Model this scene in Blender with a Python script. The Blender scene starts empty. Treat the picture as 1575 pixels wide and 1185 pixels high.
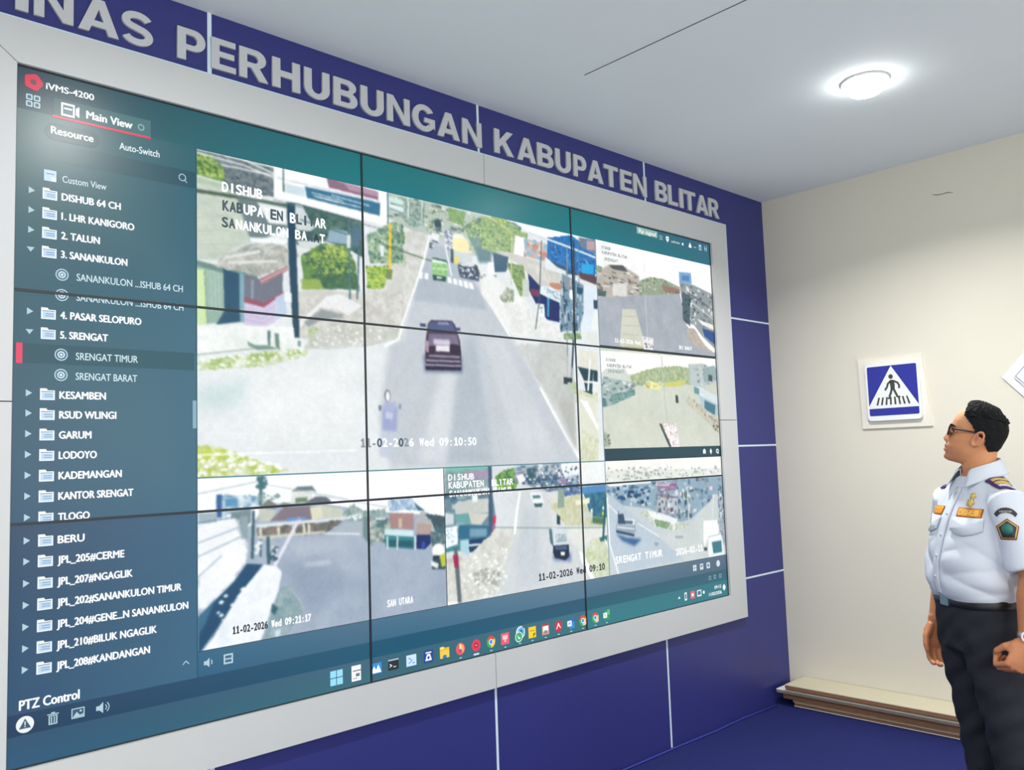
import bpy, bmesh, math, random
import numpy as np
from mathutils import Vector, Matrix, Quaternion
from mathutils.bvhtree import BVHTree

SC = bpy.context.scene
COL = SC.collection
PI = math.pi

# ------------------------------------------------------------------ camera, exposure, world, lamps
CAM_LOC = Vector((-0.6361, -2.7642, 1.5177))
CAM_R = Vector((0.72677, -0.68604, -0.03408)); CAM_U = Vector((-0.03393, -0.08541, 0.99577)); CAM_F = Vector((0.68605, 0.72253, 0.08534))
cam_data = bpy.data.cameras.new('camera'); cam = bpy.data.objects.new('camera', cam_data); COL.objects.link(cam)
cam.matrix_world = Matrix(((CAM_R.x, CAM_U.x, -CAM_F.x, CAM_LOC.x), (CAM_R.y, CAM_U.y, -CAM_F.y, CAM_LOC.y), (CAM_R.z, CAM_U.z, -CAM_F.z, CAM_LOC.z), (0, 0, 0, 1)))
cam_data.sensor_fit = 'HORIZONTAL'; cam_data.sensor_width = 36.0; cam_data.lens = 36.0 * 1312.28 / 1575.0
cam_data.clip_start = 0.05; cam_data.clip_end = 60
SC.camera = cam
vs = SC.view_settings
vs.view_transform = 'Standard'; vs.look = 'None'; vs.gamma = 1.0; vs.exposure = 0.07; vs.use_curve_mapping = False
world = bpy.data.worlds.new('world'); SC.world = world; world.use_nodes = True
world.node_tree.nodes['Background'].inputs[0].default_value = (0.62, 0.78, 1.0, 1)
world.node_tree.nodes['Background'].inputs[1].default_value = 0.25

ROOM_L, ROOM_R, ROOM_F, ROOM_B, CEIL = -3.2, 4.275, 0.012, -6.0, 3.107      # left, right, screen wall, back, ceiling
SCREEN_Z = 0.697                                                              # height of the lower screen edge
LAMPS = [(3.0, -1.24), (0.47, -1.26), (-2.0, -4.4), (0.5, -4.4), (3.0, -4.4), (-2.0, -1.5)]
LAMP_POWER = 22.0
LAMP_COLOR = (1.0, 0.98, 0.955)
ADDED_WINDOWS = [((0.8, ROOM_B + .03, 1.65), (4.6, 1.9), (PI / 2, 0, 0), 72.0), ((ROOM_L + .03, -3.2, 1.6), (3.2, 1.8), (PI / 2, 0, -PI / 2), 26.0)]     # unseen windows added behind the camera as fill light for the room
for wl_, ws_, wr_, we_ in ADDED_WINDOWS:
    L = bpy.data.lights.new('daylight', 'AREA'); L.shape = 'RECTANGLE'; L.size, L.size_y = ws_; L.energy = we_; L.color = (1.0, 0.985, 0.95)
    lo = bpy.data.objects.new('daylight', L); COL.objects.link(lo); lo.location = wl_; lo.rotation_euler = wr_

# ------------------------------------------------------------------ helpers
def lin(c):
    return tuple(((v / 255.0) / 12.92 if v / 255.0 <= 0.04045 else ((v / 255.0 + 0.055) / 1.055) ** 2.4) for v in c)

MATS = {}
def mat(name, rgb, rough=0.6, spec=0.5, metal=0.0, noise=0.0, scale=8.0, bump=0.0, bscale=60.0, coat=0.0, two=None):
    if name in MATS: return MATS[name]
    m = bpy.data.materials.new(name); m.use_nodes = True
    nt = m.node_tree; b = nt.nodes['Principled BSDF']
    c = lin(rgb) + (1,)
    b.inputs['Base Color'].default_value = c; b.inputs['Roughness'].default_value = rough
    b.inputs['Specular IOR Level'].default_value = spec; b.inputs['Metallic'].default_value = metal
    b.inputs['Coat Weight'].default_value = coat
    if noise or bump:
        tc = nt.nodes.new('ShaderNodeTexCoord')
    if noise:
        n = nt.nodes.new('ShaderNodeTexNoise'); n.inputs['Scale'].default_value = scale; n.inputs['Detail'].default_value = 6
        nt.links.new(tc.outputs['Object'], n.inputs['Vector'])
        mx = nt.nodes.new('ShaderNodeMixRGB')
        d = lin(two) + (1,) if two else tuple(v * (1 - noise) for v in c[:3]) + (1,)
        mx.inputs[1].default_value = c; mx.inputs[2].default_value = d
        nt.links.new(n.outputs['Fac'], mx.inputs[0]); nt.links.new(mx.outputs[0], b.inputs['Base Color'])
    if bump:
        n2 = nt.nodes.new('ShaderNodeTexNoise'); n2.inputs['Scale'].default_value = bscale; n2.inputs['Detail'].default_value = 5
        nt.links.new(tc.outputs['Object'], n2.inputs['Vector'])
        bp = nt.nodes.new('ShaderNodeBump'); bp.inputs['Strength'].default_value = bump; bp.inputs['Distance'].default_value = 0.01
        nt.links.new(n2.outputs['Fac'], bp.inputs['Height']); nt.links.new(bp.outputs[0], b.inputs['Normal'])
    MATS[name] = m
    return m

def screen_mat(name, rgb=None, strength=1.0, attr=None):
    """a lit pixel area under the semi-gloss face of the display"""
    if name in MATS: return MATS[name]
    m = bpy.data.materials.new(name); m.use_nodes = True
    nt = m.node_tree; b = nt.nodes['Principled BSDF']
    b.inputs['Base Color'].default_value = (0.012, 0.014, 0.016, 1); b.inputs['Roughness'].default_value = 0.29
    b.inputs['Specular IOR Level'].default_value = 0.35
    b.inputs['Emission Strength'].default_value = strength
    if attr:
        a = nt.nodes.new('ShaderNodeVertexColor'); a.layer_name = attr
        nt.links.new(a.outputs['Color'], b.inputs['Emission Color'])
    else:
        b.inputs['Emission Color'].default_value = lin(rgb) + (1,)
    MATS[name] = m
    return m

def link(name, me, m=None, parent=None, smooth=False):
    o = bpy.data.objects.new(name, me); COL.objects.link(o)
    for k in (m if isinstance(m, (list, tuple)) else [m]):
        if k is not None: me.materials.append(k)
    if parent is not None: o.parent = parent
    if smooth:
        me.polygons.foreach_set('use_smooth', [True] * len(me.polygons))
    return o

def mesh_of(verts, faces):
    me = bpy.data.meshes.new('mesh'); me.from_pydata([tuple(map(float, v)) for v in verts], [], [tuple(f) for f in faces]); me.update()
    return me

def finish(name, bm, m=None, parent=None, smooth=False):
    bmesh.ops.recalc_face_normals(bm, faces=bm.faces)
    me = bpy.data.meshes.new('mesh'); bm.to_mesh(me); bm.free()
    return link(name, me, m, parent, smooth)

def box(bm, x0, x1, y0, y1, z0, z1):
    v = [bm.verts.new(p) for p in ((x0, y0, z0), (x1, y0, z0), (x1, y1, z0), (x0, y1, z0), (x0, y0, z1), (x1, y0, z1), (x1, y1, z1), (x0, y1, z1))]
    for f in ((0, 3, 2, 1), (4, 5, 6, 7), (0, 1, 5, 4), (1, 2, 6, 5), (2, 3, 7, 6), (3, 0, 4, 7)): bm.faces.new([v[i] for i in f])
    return v

def box_obj(name, b, m, parent=None, bevel=0.0):
    bm = bmesh.new(); box(bm, *b)
    if bevel: bmesh.ops.bevel(bm, geom=list(bm.edges), offset=bevel, segments=2, affect='EDGES')
    return finish(name, bm, m, parent)

def prism(bm, pts, y0, y1, ax='y'):
    """extrude a polygon given in the wall plane (x,z) between two depths"""
    def P(a, b, d): return (a, d, b) if ax == 'y' else (d, a, b)
    n = len(pts)
    lo = [bm.verts.new(P(a, b, y0)) for a, b in pts]; hi = [bm.verts.new(P(a, b, y1)) for a, b in pts]
    bm.faces.new(lo); bm.faces.new(hi[::-1])
    for i in range(n): bm.faces.new((lo[i], lo[(i + 1) % n], hi[(i + 1) % n], hi[i]))

def tube_data(path, radii, seg=10, caps=True, up=None):
    """closed tube along a path; radii are numbers or (rx, ry)"""
    path = [np.array(p, float) for p in path]; V = []; F = []
    n = len(path); prev = None
    for i, p in enumerate(path):
        t = path[min(i + 1, n - 1)] - path[max(i - 1, 0)]; t = t / (np.linalg.norm(t) + 1e-9)
        ref = np.array(up, float) if up is not None else (prev if prev is not None else (np.array([0, 0, 1.]) if abs(t[2]) < .9 else np.array([0, 1., 0])))
        a = ref - t * (ref @ t)
        if np.linalg.norm(a) < 1e-5: a = np.array([1., 0, 0]) - t * t[0]
        a /= np.linalg.norm(a); b = np.cross(t, a); prev = a
        r = radii[i] if hasattr(radii, '__len__') else radii
        rx, ry = (r if hasattr(r, '__len__') else (r, r))
        for k in range(seg):
            w = 2 * PI * k / seg
            V.append(p + a * rx * math.cos(w) + b * ry * math.sin(w))
    for i in range(n - 1):
        for k in range(seg):
            F.append((i * seg + k, i * seg + (k + 1) % seg, (i + 1) * seg + (k + 1) % seg, (i + 1) * seg + k))
    if caps:
        F.append(tuple(range(seg))[::-1]); F.append(tuple((n - 1) * seg + k for k in range(seg)))
    return V, F

def tube_obj(name, path, radii, m, parent=None, seg=10, up=None):
    V, F = tube_data(path, radii, seg, True, up)
    return link(name, mesh_of(V, F), m, parent, True)

def lathe_obj(name, prof, m, parent=None, seg=48, smooth=True):
    V = []; F = []
    for r, z in prof:
        for k in range(seg): V.append((r * math.cos(2 * PI * k / seg), r * math.sin(2 * PI * k / seg), z))
    for i in range(len(prof) - 1):
        for k in range(seg): F.append((i * seg + k, i * seg + (k + 1) % seg, (i + 1) * seg + (k + 1) % seg, (i + 1) * seg + k))
    if prof[0][0] > 0.0005: pass
    return link(name, mesh_of(V, F), m, parent, smooth)

def empty(name, loc=(0, 0, 0), rz=0.0):
    o = bpy.data.objects.new(name, None); COL.objects.link(o); o.empty_display_size = 0.1
    o.location = loc; o.rotation_euler = (0, 0, rz)
    return o

def tag(o, label=None, cat=None, group=None, kind=None):
    if label: o['label'] = label
    if cat: o['category'] = cat
    if group: o['group'] = group
    if kind: o['kind'] = kind
    return o

def struct(o, label=None):
    o['kind'] = 'structure'
    if label: o['label'] = label
    return o

FONT_CACHE = {}
def text_geo(s, bold=0.0):
    """outline text of unit cap height as (verts 2-D, faces), left at 0, baseline at 0"""
    key = (s, bold)
    if key in FONT_CACHE: return FONT_CACHE[key]
    c = bpy.data.curves.new('t', 'FONT'); c.body = s; c.size = 1.0; c.offset = bold; c.resolution_u = 3; c.fill_mode = 'BOTH'
    o = bpy.data.objects.new('t', c); COL.objects.link(o)
    dg = bpy.context.evaluated_depsgraph_get(); me = bpy.data.meshes.new_from_object(o.evaluated_get(dg))
    v = np.array([tuple(q.co)[:2] for q in me.vertices]) if len(me.vertices) else np.zeros((0, 2)); f = [tuple(p.vertices) for p in me.polygons]
    bpy.data.objects.remove(o); bpy.data.curves.remove(c); bpy.data.meshes.remove(me)
    if len(v): v = v / 0.70; v[:, 0] -= v[:, 0].min()
    FONT_CACHE[key] = (v, f)
    return v, f

def place_poly2(verts2, faces, y):
    return [(a, y, b) for a, b in verts2], faces

# ------------------------------------------------------------------ the room
M_blue = mat('blue laminate panel', (50, 54, 122), 0.38, 0.4, noise=0.06, scale=3)
M_seam = mat('pale joint strip', (214, 232, 244), 0.4)
M_ceil = mat('ceiling board paint', (228, 236, 241), 0.85, 0.2, noise=0.05, scale=2.2)
M_plaster = mat('off white plaster', (222, 218, 204), 0.9, 0.2, noise=0.07, scale=2.0, bump=0.06, bscale=40)
M_floor = mat('blue carpet', (43, 49, 107), 0.95, 0.1, noise=0.18, scale=160, bump=0.3, bscale=300)
M_white = mat('white wall paint', (214, 214, 210), 0.85, 0.2)
M_frame = mat('white composite board', (200, 203, 205), 0.45, 0.4, noise=0.03, scale=4)
M_edge = mat('pale frame edging', (196, 220, 240), 0.4)
M_gap = mat('dark joint shadow gap', (60, 62, 66), 0.8)

struct(box_obj('floor', (ROOM_L - .1, ROOM_R + .1, ROOM_B - .1, ROOM_F + .1, -0.1, -0.006), mat('pale floor tile', (226, 226, 222), 0.3)))  # pale surface added out of view to bounce light onto the ceiling
struct(box_obj('floor_carpet', (0.4, ROOM_R, -3.3, ROOM_F, -0.006, 0), M_floor), 'blue carpet in front of the panelled wall')
struct(box_obj('ceiling', (ROOM_L - .1, ROOM_R + .1, ROOM_B - .1, ROOM_F + .1, CEIL, CEIL + .1), M_ceil))
struct(box_obj('wall_front', (ROOM_L - .1, ROOM_R + .1, ROOM_F, ROOM_F + .1, 0, CEIL), M_blue), 'blue panelled wall that carries the video wall')
struct(box_obj('wall_right', (ROOM_R, ROOM_R + .1, ROOM_B - .1, ROOM_F, 0, CEIL), M_plaster), 'off-white plaster wall with the pedestrian crossing sign')
struct(box_obj('wall_left', (ROOM_L - .1, ROOM_L, ROOM_B - .1, ROOM_F, 0, CEIL), M_white))
struct(box_obj('wall_back', (ROOM_L, ROOM_R, ROOM_B - .1, ROOM_B, 0, CEIL), M_white))
# pale joint strips between the blue panels
FR = dict(x0=-0.165, x1=3.79, z0=SCREEN_Z - 0.141, z1=SCREEN_Z + 2.174)
tn = 0
def strip(b):
    global tn
    tn += 1
    struct(box_obj('trim_%d' % tn, b, M_seam), 'pale joint strip between blue wall panels')
for x in (-1.85, -0.63, 0.599, 1.842, 3.048):
    w = 0.006 if x > .7 else 0.0075
    if x > -0.2:
        strip((x - w, x + w, ROOM_F - .002, ROOM_F, FR['z1'] + .004, CEIL)); strip((x - w, x + w, ROOM_F - .002, ROOM_F, 0.0, FR['z0'] - .004))
    else:
        strip((x - w, x + w, ROOM_F - .002, ROOM_F, 0.0, CEIL))
for z in (0.070, 0.847, 1.618):
    strip((FR['x1'] + .004, ROOM_R, ROOM_F - .002, ROOM_F, SCREEN_Z + z - .005, SCREEN_Z + z + .005))
    strip((ROOM_L, FR['x0'] - .004, ROOM_F - .002, ROOM_F, SCREEN_Z + z - .005, SCREEN_Z + z + .005))
def added_window(n, b):  # frames for the unseen, added windows that hold the fill lights
    bm = bmesh.new(); (x0, x1, y0, y1, z0, z1) = b; t = .06
    alongx = (x1 - x0) > (y1 - y0)
    for k in range(4):
        f = k / 3
        if alongx: xx = x0 + (x1 - x0) * f; box(bm, xx - t / 2, xx + t / 2, y0, y1, z0, z1)
        else: yy = y0 + (y1 - y0) * f; box(bm, x0, x1, yy - t / 2, yy + t / 2, z0, z1)
    for zz in (z0, z1): box(bm, x0, x1, y0, y1, zz - t / 2, zz + t / 2)
    struct(finish('window_%d' % n, bm, mat('white window frame', (226, 226, 224), .5)))
added_window(1, (-1.5, 3.1, ROOM_B, ROOM_B + .06, .7, 2.6)); added_window(2, (ROOM_L, ROOM_L + .06, -4.8, -1.6, .7, 2.5))
# open joint of the ceiling boards, and a fine crack in the plaster
tn += 1; struct(box_obj('trim_%d' % tn, (1.992, 1.9955, -5.9, -0.5, CEIL - .0015, CEIL), M_gap), 'dark open joint between ceiling boards')
tn += 1
struct(tube_obj('trim_%d' % tn, [(4.2745, -1.03, 2.898), (4.2745, -1.05, 2.889), (4.2745, -1.085, 2.886), (4.2745, -1.11, 2.888), (4.2745, -1.14, 2.880)], [.0006, .002, .0016, .002, .0006], M_gap, seg=6), 'short dark crack in the plaster')
tn += 1
M_cable = mat('blue cable sheath', (46, 56, 150), 0.5)
cab = tube_obj('cable', [(0.9, -.012, .006), (2.2, -.012, .006), (3.07, -.014, .006), (3.4, -.022, .006), (3.7, -.012, .006), (4.02, -.03, .006)], .005, M_cable, seg=8)
tag(cab, 'thin blue cable lying along the foot of the blue wall', 'cable')

# ------------------------------------------------------------------ ceiling lamps
M_ring = mat('white lamp ring', (235, 235, 232), 0.4)
M_diff = bpy.data.materials.new('lit diffuser'); M_diff.use_nodes = True
_b = M_diff.node_tree.nodes['Principled BSDF']; _b.inputs['Emission Color'].default_value = (1, .985, .96, 1); _b.inputs['Emission Strength'].default_value = 26.0
lab = ['bright round ceiling downlight near the right wall corner', 'round ceiling downlight over the left half of the video wall', 'round ceiling downlight behind the camera by the left wall',
       'round ceiling downlight behind the camera in the middle row', 'round ceiling downlight behind the camera near the right wall', 'round ceiling downlight left of the video wall']
for i, (x, y) in enumerate(LAMPS):
    t = empty('ceiling_light', (x, y, CEIL)); tag(t, lab[i], 'ceiling light', 'round ceiling downlights')
    lathe_obj('trim_ring', [(.088, 0.0), (.099, 0.0), (.101, -.005), (.099, -.009), (.095, -.010), (.090, -.008), (.088, 0)], M_ring, t)
    lathe_obj('diffuser', [(.0001, -.066), (.034, -.064), (.062, -.054), (.082, -.036), (.091, -.016), (.093, -.004)], M_diff, t)
    L = bpy.data.lights.new('lamp', 'AREA'); L.shape = 'DISK'; L.size = 0.15; L.energy = LAMP_POWER * (1.55, 0.9, 1.0, 1.0, 0.9, 0.4)[i]; L.color = LAMP_COLOR; L.spread = math.radians(147 if i == 0 else 165)
    lo = bpy.data.objects.new('lamp', L); COL.objects.link(lo); lo.location = (0, 0, -.073); lo.parent = t

# ------------------------------------------------------------------ white surround of the video wall
sur = empty('screen_surround', (1.815, ROOM_F, FR['z0']))
tag(sur, 'wide white board surround framing the video wall', 'frame')
def sp(name, pts, y0, y1, m, parent):
    bm = bmesh.new(); prism(bm, [(a - 1.815, b - FR['z0']) for a, b in pts], y0 - ROOM_F, y1 - ROOM_F)
    return finish(name, bm, m, parent)
X0, X1, Z0, Z1 = 0.0, 3.63, SCREEN_Z, SCREEN_Z + 2.04
YF = -0.016; g = 0.0016
sp('frame_board', [(FR['x0'] + g, FR['z1']), (X0 + g, Z1), (1.847 - g, Z1), (1.847 - g, FR['z1'])], YF, ROOM_F, M_frame, sur)
sp('frame_board', [(1.847 + g, Z1), (1.847 + g, FR['z1']), (FR['x1'], FR['z1']), (X1, Z1)], YF, ROOM_F, M_frame, sur)
sp('frame_board', [(FR['x0'], FR['z1'] - g), (X0, Z1 - g), (X0, SCREEN_Z + 1.031 + g), (FR['x0'], SCREEN_Z + 1.031 + g)], YF, ROOM_F, M_frame, sur)
sp('frame_board', [(FR['x0'], FR['z0']), (X0, Z0), (X0, SCREEN_Z + 1.031 - g), (FR['x0'], SCREEN_Z + 1.031 - g)], YF, ROOM_F, M_frame, sur)
sp('frame_board', [(FR['x0'], FR['z0']), (X0, Z0), (1.824 - g, Z0), (1.824 - g, FR['z0'])], YF, ROOM_F, M_frame, sur)
sp('frame_board', [(1.824 + g, Z0), (X1, Z0), (FR['x1'], FR['z0']), (1.824 + g, FR['z0'])], YF, ROOM_F, M_frame, sur)
sp('frame_board', [(X1, Z0), (X1, SCREEN_Z + .999 - g), (FR['x1'], SCREEN_Z + .999 - g), (FR['x1'], FR['z0'])], YF, ROOM_F, M_frame, sur)
sp('frame_board', [(X1, Z1), (X1, SCREEN_Z + .999 + g), (FR['x1'], SCREEN_Z + .999 + g), (FR['x1'], FR['z1'])], YF, ROOM_F, M_frame, sur)
e = .004
for q in ([(FR['x0'] - e, FR['z1']), (FR['x0'] - e, FR['z1'] + e), (FR['x1'] + e, FR['z1'] + e), (FR['x1'] + e, FR['z1'])], [(FR['x1'], FR['z1']), (FR['x1'] + e, FR['z1']), (FR['x1'] + e, FR['z0']), (FR['x1'], FR['z0'])],
          [(FR['x0'] - e, FR['z1']), (FR['x0'], FR['z1']), (FR['x0'], FR['z0']), (FR['x0'] - e, FR['z0'])]):
    tag(sp('edge_strip', q, YF - .0005, ROOM_F, M_edge, sur), 'pale blue edge strip')

# ------------------------------------------------------------------ raised sign letters, built on a unit cap height
def arc(cx, cy, rx, ry, a0, a1, n=14):
    return [(cx + rx * math.cos(math.radians(a0 + (a1 - a0) * i / n)), cy + ry * math.sin(math.radians(a0 + (a1 - a0) * i / n))) for i in range(n + 1)]
def thick(path, t):
    p = [np.array(q) for q in path]; Lf = []; Rt = []
    for i in range(len(p)):
        d = p[min(i + 1, len(p) - 1)] - p[max(i - 1, 0)]; d = d / np.linalg.norm(d); nrm = np.array([-d[1], d[0]]) * t / 2
        Lf.append(tuple(p[i] + nrm)); Rt.append(tuple(p[i] - nrm))
    return Lf + Rt[::-1]
def glyph(ch):
    """list of outlines (first outer, then holes) in a box of width w, height 1; returns (w, outlines)"""
    s = .235; h = .19
    if ch == 'I': return .26, [[(0, 0), (.26, 0), (.26, 1), (0, 1)]]
    if ch == 'L': return .66, [[(0, 0), (.66, 0), (.66, h), (s, h), (s, 1), (0, 1)]]
    if ch == 'T': return .82, [[(.41 - s / 2, 0), (.41 + s / 2, 0), (.41 + s / 2, 1 - h), (.82, 1 - h), (.82, 1), (0, 1), (0, 1 - h), (.41 - s / 2, 1 - h)]]
    if ch == 'E': return .72, [[(0, 0), (.72, 0), (.72, h), (s, h), (s, .42), (.67, .42), (.67, .60), (s, .60), (s, 1 - h), (.71, 1 - h), (.71, 1), (0, 1)]]
    if ch == 'H': return .82, [[(0, 0), (s, 0), (s, .40), (.82 - s, .40), (.82 - s, 0), (.82, 0), (.82, 1), (.82 - s, 1), (.82 - s, .61), (s, .61), (s, 1), (0, 1)]]
    if ch == 'N': return .82, [[(0, 0), (.21, 0), (.21, .66), (.60, 0), (.82, 0), (.82, 1), (.61, 1), (.61, .35), (.22, 1), (0, 1)]]
    if ch == 'K': return .88, [[(0, 0), (s, 0), (s, .27), (.35, .40), (.60, 0), (.88, 0), (.51, .58), (.86, 1), (.57, 1), (s, .58), (s, 1), (0, 1)]]
    if ch == 'A': return .96, [[(0, 0), (.25, 0), (.31, .18), (.65, .18), (.71, 0), (.96, 0), (.61, 1), (.35, 1)], [(.37, .36), (.59, .36), (.48, .71)]]
    if ch == 'P': return .78, [[(0, 0), (s, 0), (s, .33)] + arc(.46, .665, .32, .335, -90, 90) + [(0, 1)], [(s, .50)] + arc(.42, .655, .125, .155, -90, 90) + [(s, .81)]]
    if ch == 'R': return .88, [[(0, 0), (s, 0), (s, .38), (.36, .38), (.60, 0), (.88, 0), (.61, .42)] + arc(.50, .705, .31, .295, -62, 90) + [(0, 1)], [(s, .55)] + arc(.45, .68, .12, .13, -90, 90) + [(s, .81)]]
    if ch == 'D': return .82, [[(0, 0)] + arc(.36, .5, .46, .5, -90, 90, 20) + [(0, 1)], [(s, .19)] + arc(.34, .5, .24, .31, -90, 90, 16) + [(s, .81)]]
    if ch == 'B': return .80, [[(0, 0)] + arc(.50, .285, .30, .285, -90, 62) + arc(.47, .76, .29, .24, -50, 90) + [(0, 1)], [(s, .18)] + arc(.46, .29, .11, .11, -90, 90, 8) + [(s, .40)], [(s, .60)] + arc(.44, .71, .10, .11, -90, 90, 8) + [(s, .82)]]
    if ch == 'U': return .80, [[(0, 1), (0, .38)] + arc(.40, .38, .40, .395, 180, 360, 20) + [(.80, 1), (.80 - s, 1), (.80 - s, .38)] + arc(.40, .38, .40 - s, .20, 360, 180, 14) + [(s, 1)]]
    if ch == 'S':
        sp_ = arc(.41, .715, .285, .19, 20, 180, 12) + arc(.41, .70, .285, .17, 180, 255, 6)[1:] + arc(.41, .30, .295, .20, 75, 0, 6) + arc(.41, .29, .295, .195, 0, -163, 12)[1:]
        return .82, [thick(sp_, .20)]
    if ch == 'G':
        return .92, [arc(.46, .5, .46, .515, 35, 325, 26)[0:] + [(.90, .15), (.90, .53), (.48, .53), (.48, .36), (.68, .36), (.68, .25)] + arc(.46, .5, .225, .31, 318, 42, 22)]
    return .5, [[(0, 0), (.5, 0), (.5, 1), (0, 1)]]
def glyph_mesh(ch, w, h, depth):
    gw, outs = glyph(ch)
    c = bpy.data.curves.new('g', 'CURVE'); c.dimensions = '2D'; c.fill_mode = 'BOTH'; c.extrude = depth / 2; c.bevel_depth = 0
    for o_ in outs:
        s_ = c.splines.new('POLY'); s_.points.add(len(o_) - 1); s_.use_cyclic_u = True
        for k, (a, b) in enumerate(o_): s_.points[k].co = (a / gw * w, b * h, 0, 1)
    ob = bpy.data.objects.new('g', c); COL.objects.link(ob)
    dg = bpy.context.evaluated_depsgraph_get(); me = bpy.data.meshes.new_from_object(ob.evaluated_get(dg))
    bpy.data.objects.remove(ob); bpy.data.curves.remove(c)
    return me
M_letter = mat('pale grey acrylic letter', (196, 199, 204), 0.5, noise=0.05, scale=12)
let = empty('wall_lettering', (1.815, ROOM_F, FR['z1'])); tag(let, 'raised pale grey capitals DINAS PERHUBUNGAN KABUPATEN BLITAR on blue band above video wall', 'sign')
LET = [('D', -.158, -.03), ('I', -.003, .032), 
('N', .047, .158), ('A', .172, .294), 
('S', .300, .405),
       
('P', .484, .582), ('E', .603, .693), 
('R', .706, .818), ('H', .834, .948), ('U', .965, 1.075), ('B', 1.092, 1.201), ('U', 1.216, 1.327), 
('N', 1.343, 1.458), ('G', 1.471, 1.593), ('A', 1.604, 1.728), 
('N', 1.744, 1.857),
       ('K', 1.934, 2.055), ('A', 2.079, 2.2), ('B', 2.211, 2.322), ('U', 2.336, 2.447), 
('P', 2.467, 2.563), ('A', 2.573, 2.692), ('T', 2.701, 2.812), ('E', 2.832, 2.929), 
('N', 2.941, 3.056),
       ('B', 3.133, 3.243), 
('L', 3.252, 3.341), ('I', 3.359, 3.395), ('T', 3.401, 3.517), ('A', 3.523, 3.644), 
('R', 3.650, 3.762)]
for ch, a, b in LET:
    me = glyph_mesh(ch, b - a, .113, .009)
    o = link('letter', me, M_letter, let)
    o.rotation_euler = (PI / 2, 0, 0); o.location = (a - 1.815, -.0046, 2.908 - FR['z1'])

# ------------------------------------------------------------------ pedestrian crossing sign on the right wall
M_board = mat('cream backing board', (228, 224, 212), 0.6); M_rim = mat('white sign rim', (232, 236, 236), 0.4); M_sblue = mat('sign blue', (40, 46, 150), 0.4)
M_swhite = mat('sign white', (232, 236, 234), 0.4); M_sblack = mat('sign black', (58, 66, 60), 0.5)
sg = empty('crossing_sign', (ROOM_R, -.75, 1.616)); tag(sg, 'blue square pedestrian crossing sign with white triangle on a cream backing board', 'sign')
def round_rect(x0, x1, z0, z1, r, n=6):
    return arc(x1 - r, z0 + r, r, r, -90, 0, n) + arc(x1 - r, z1 - r, r, r, 0, 90, n) + arc(x0 + r, z1 - r, r, r, 90, 180, n) + arc(x0 + r, z0 + r, r, r, 180, 270, n)
def wr(name, pts, d0, d1, m, parent, oy=-.75, oz=1.616):
    """polygon on the right wall: (y, z) outline, d = distance out of the wall"""
    bm = bmesh.new(); prism(bm, [(a - oy, b - oz) for a, b in pts], -d0, -d1, 'x')
    return finish(name, bm, m, parent)
bb = wr('backing_board', [(-.945, 1.616), (-.556, 1.617), (-.551, 2.022), (-.915, 2.018)], 0, .012, M_board, sg)
pl = wr('sign_plate', round_rect(-.902, -.600, 1.659, 1.982, .022), .012, .032, M_rim, sg)
wr('blue_field', round_rect(-.889, -.612, 1.687, 1.969, .008), .032, .0335, M_sblue, pl)
wr('triangle', [(-.750, 1.967), (-.611, 1.740), (-.611, 1.728), (-.889, 1.728), (-.889, 1.740)], .0335, .0345, M_swhite, pl)
bm = bmesh.new()
def fig(pts): prism(bm, [(a + .75, b - 1.616) for a, b in pts], -.0345, -.0355, 'x')
def limb(pts, t): fig(thick(pts, t))
fig(arc(-.746, 1.905, .0125, .0135, 0, 360, 16)[:-1])
fig([(-.757, 1.886), (-.741, 1.886), (-.739, 1.866), (-.742, 1.834), (-.764, 1.834), (-.766, 1.862)])
limb([(-.744, 1.880), (-.728, 1.866), (-.721, 1.846), (-.709, 1.830)], .011); limb([(-.756, 1.881), (-.782, 1.868), (-.790, 1.852), (-.788, 1.836)], .011)
limb([(-.748, 1.836), (-.740, 1.810), (-.733, 1.795), (-.734, 1.784), (-.722, 1.783)], .012); limb([(-.757, 1.836), (-.769, 1.808), (-.776, 1.790), (-.792, 1.786)], .012)
finish('pedestrian_figure', bm, M_sblack, pl)
bm = bmesh.new()
for k in range(8):
    c0 = -.660 - k * .0257
    tp = -.75 + (c0 + .75) * .86
    bm = bmesh.new(); prism(bm, [(c0 - .005 + .75, 1.746 - 1.616), (c0 + .005 + .75, 1.746 - 1.616), (tp + .0045 + .75, 1.790 - 1.616), (tp - .0045 + .75, 1.790 - 1.616)], -.0345, -.0354, 'x'); finish('zebra_bar', bm, M_sblack, pl)

# ------------------------------------------------------------------ diamond board at the frame's right edge
dm = empty('diamond_board', (ROOM_R, -1.53, 1.854)); tag(dm, 'white diamond-shaped board on the wall above the man, only its corner in view', 'sign')
M_foam = mat('white board', (238, 240, 240), 0.5)
def dia(r): return [(-1.53 + r, 1.849), (-1.53, 1.849 + r * 1.08), (-1.53 - r, 1.849), (-1.53, 1.849 - r * 1.14)]
wr('backing_board', dia(.222), 0, .012, M_foam, dm, -1.53, 1.854)
wr('sign_plate', dia(.166), .012, .026, M_rim, dm, -1.53, 1.854)
wr('grey_border', dia(.158), .026, .0266, mat('grey border line', (150, 165, 185), .5), dm, -1.53, 1.854)
wr('sign_face', dia(.150), .0266, .0272, M_swhite, dm, -1.53, 1.854)

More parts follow.
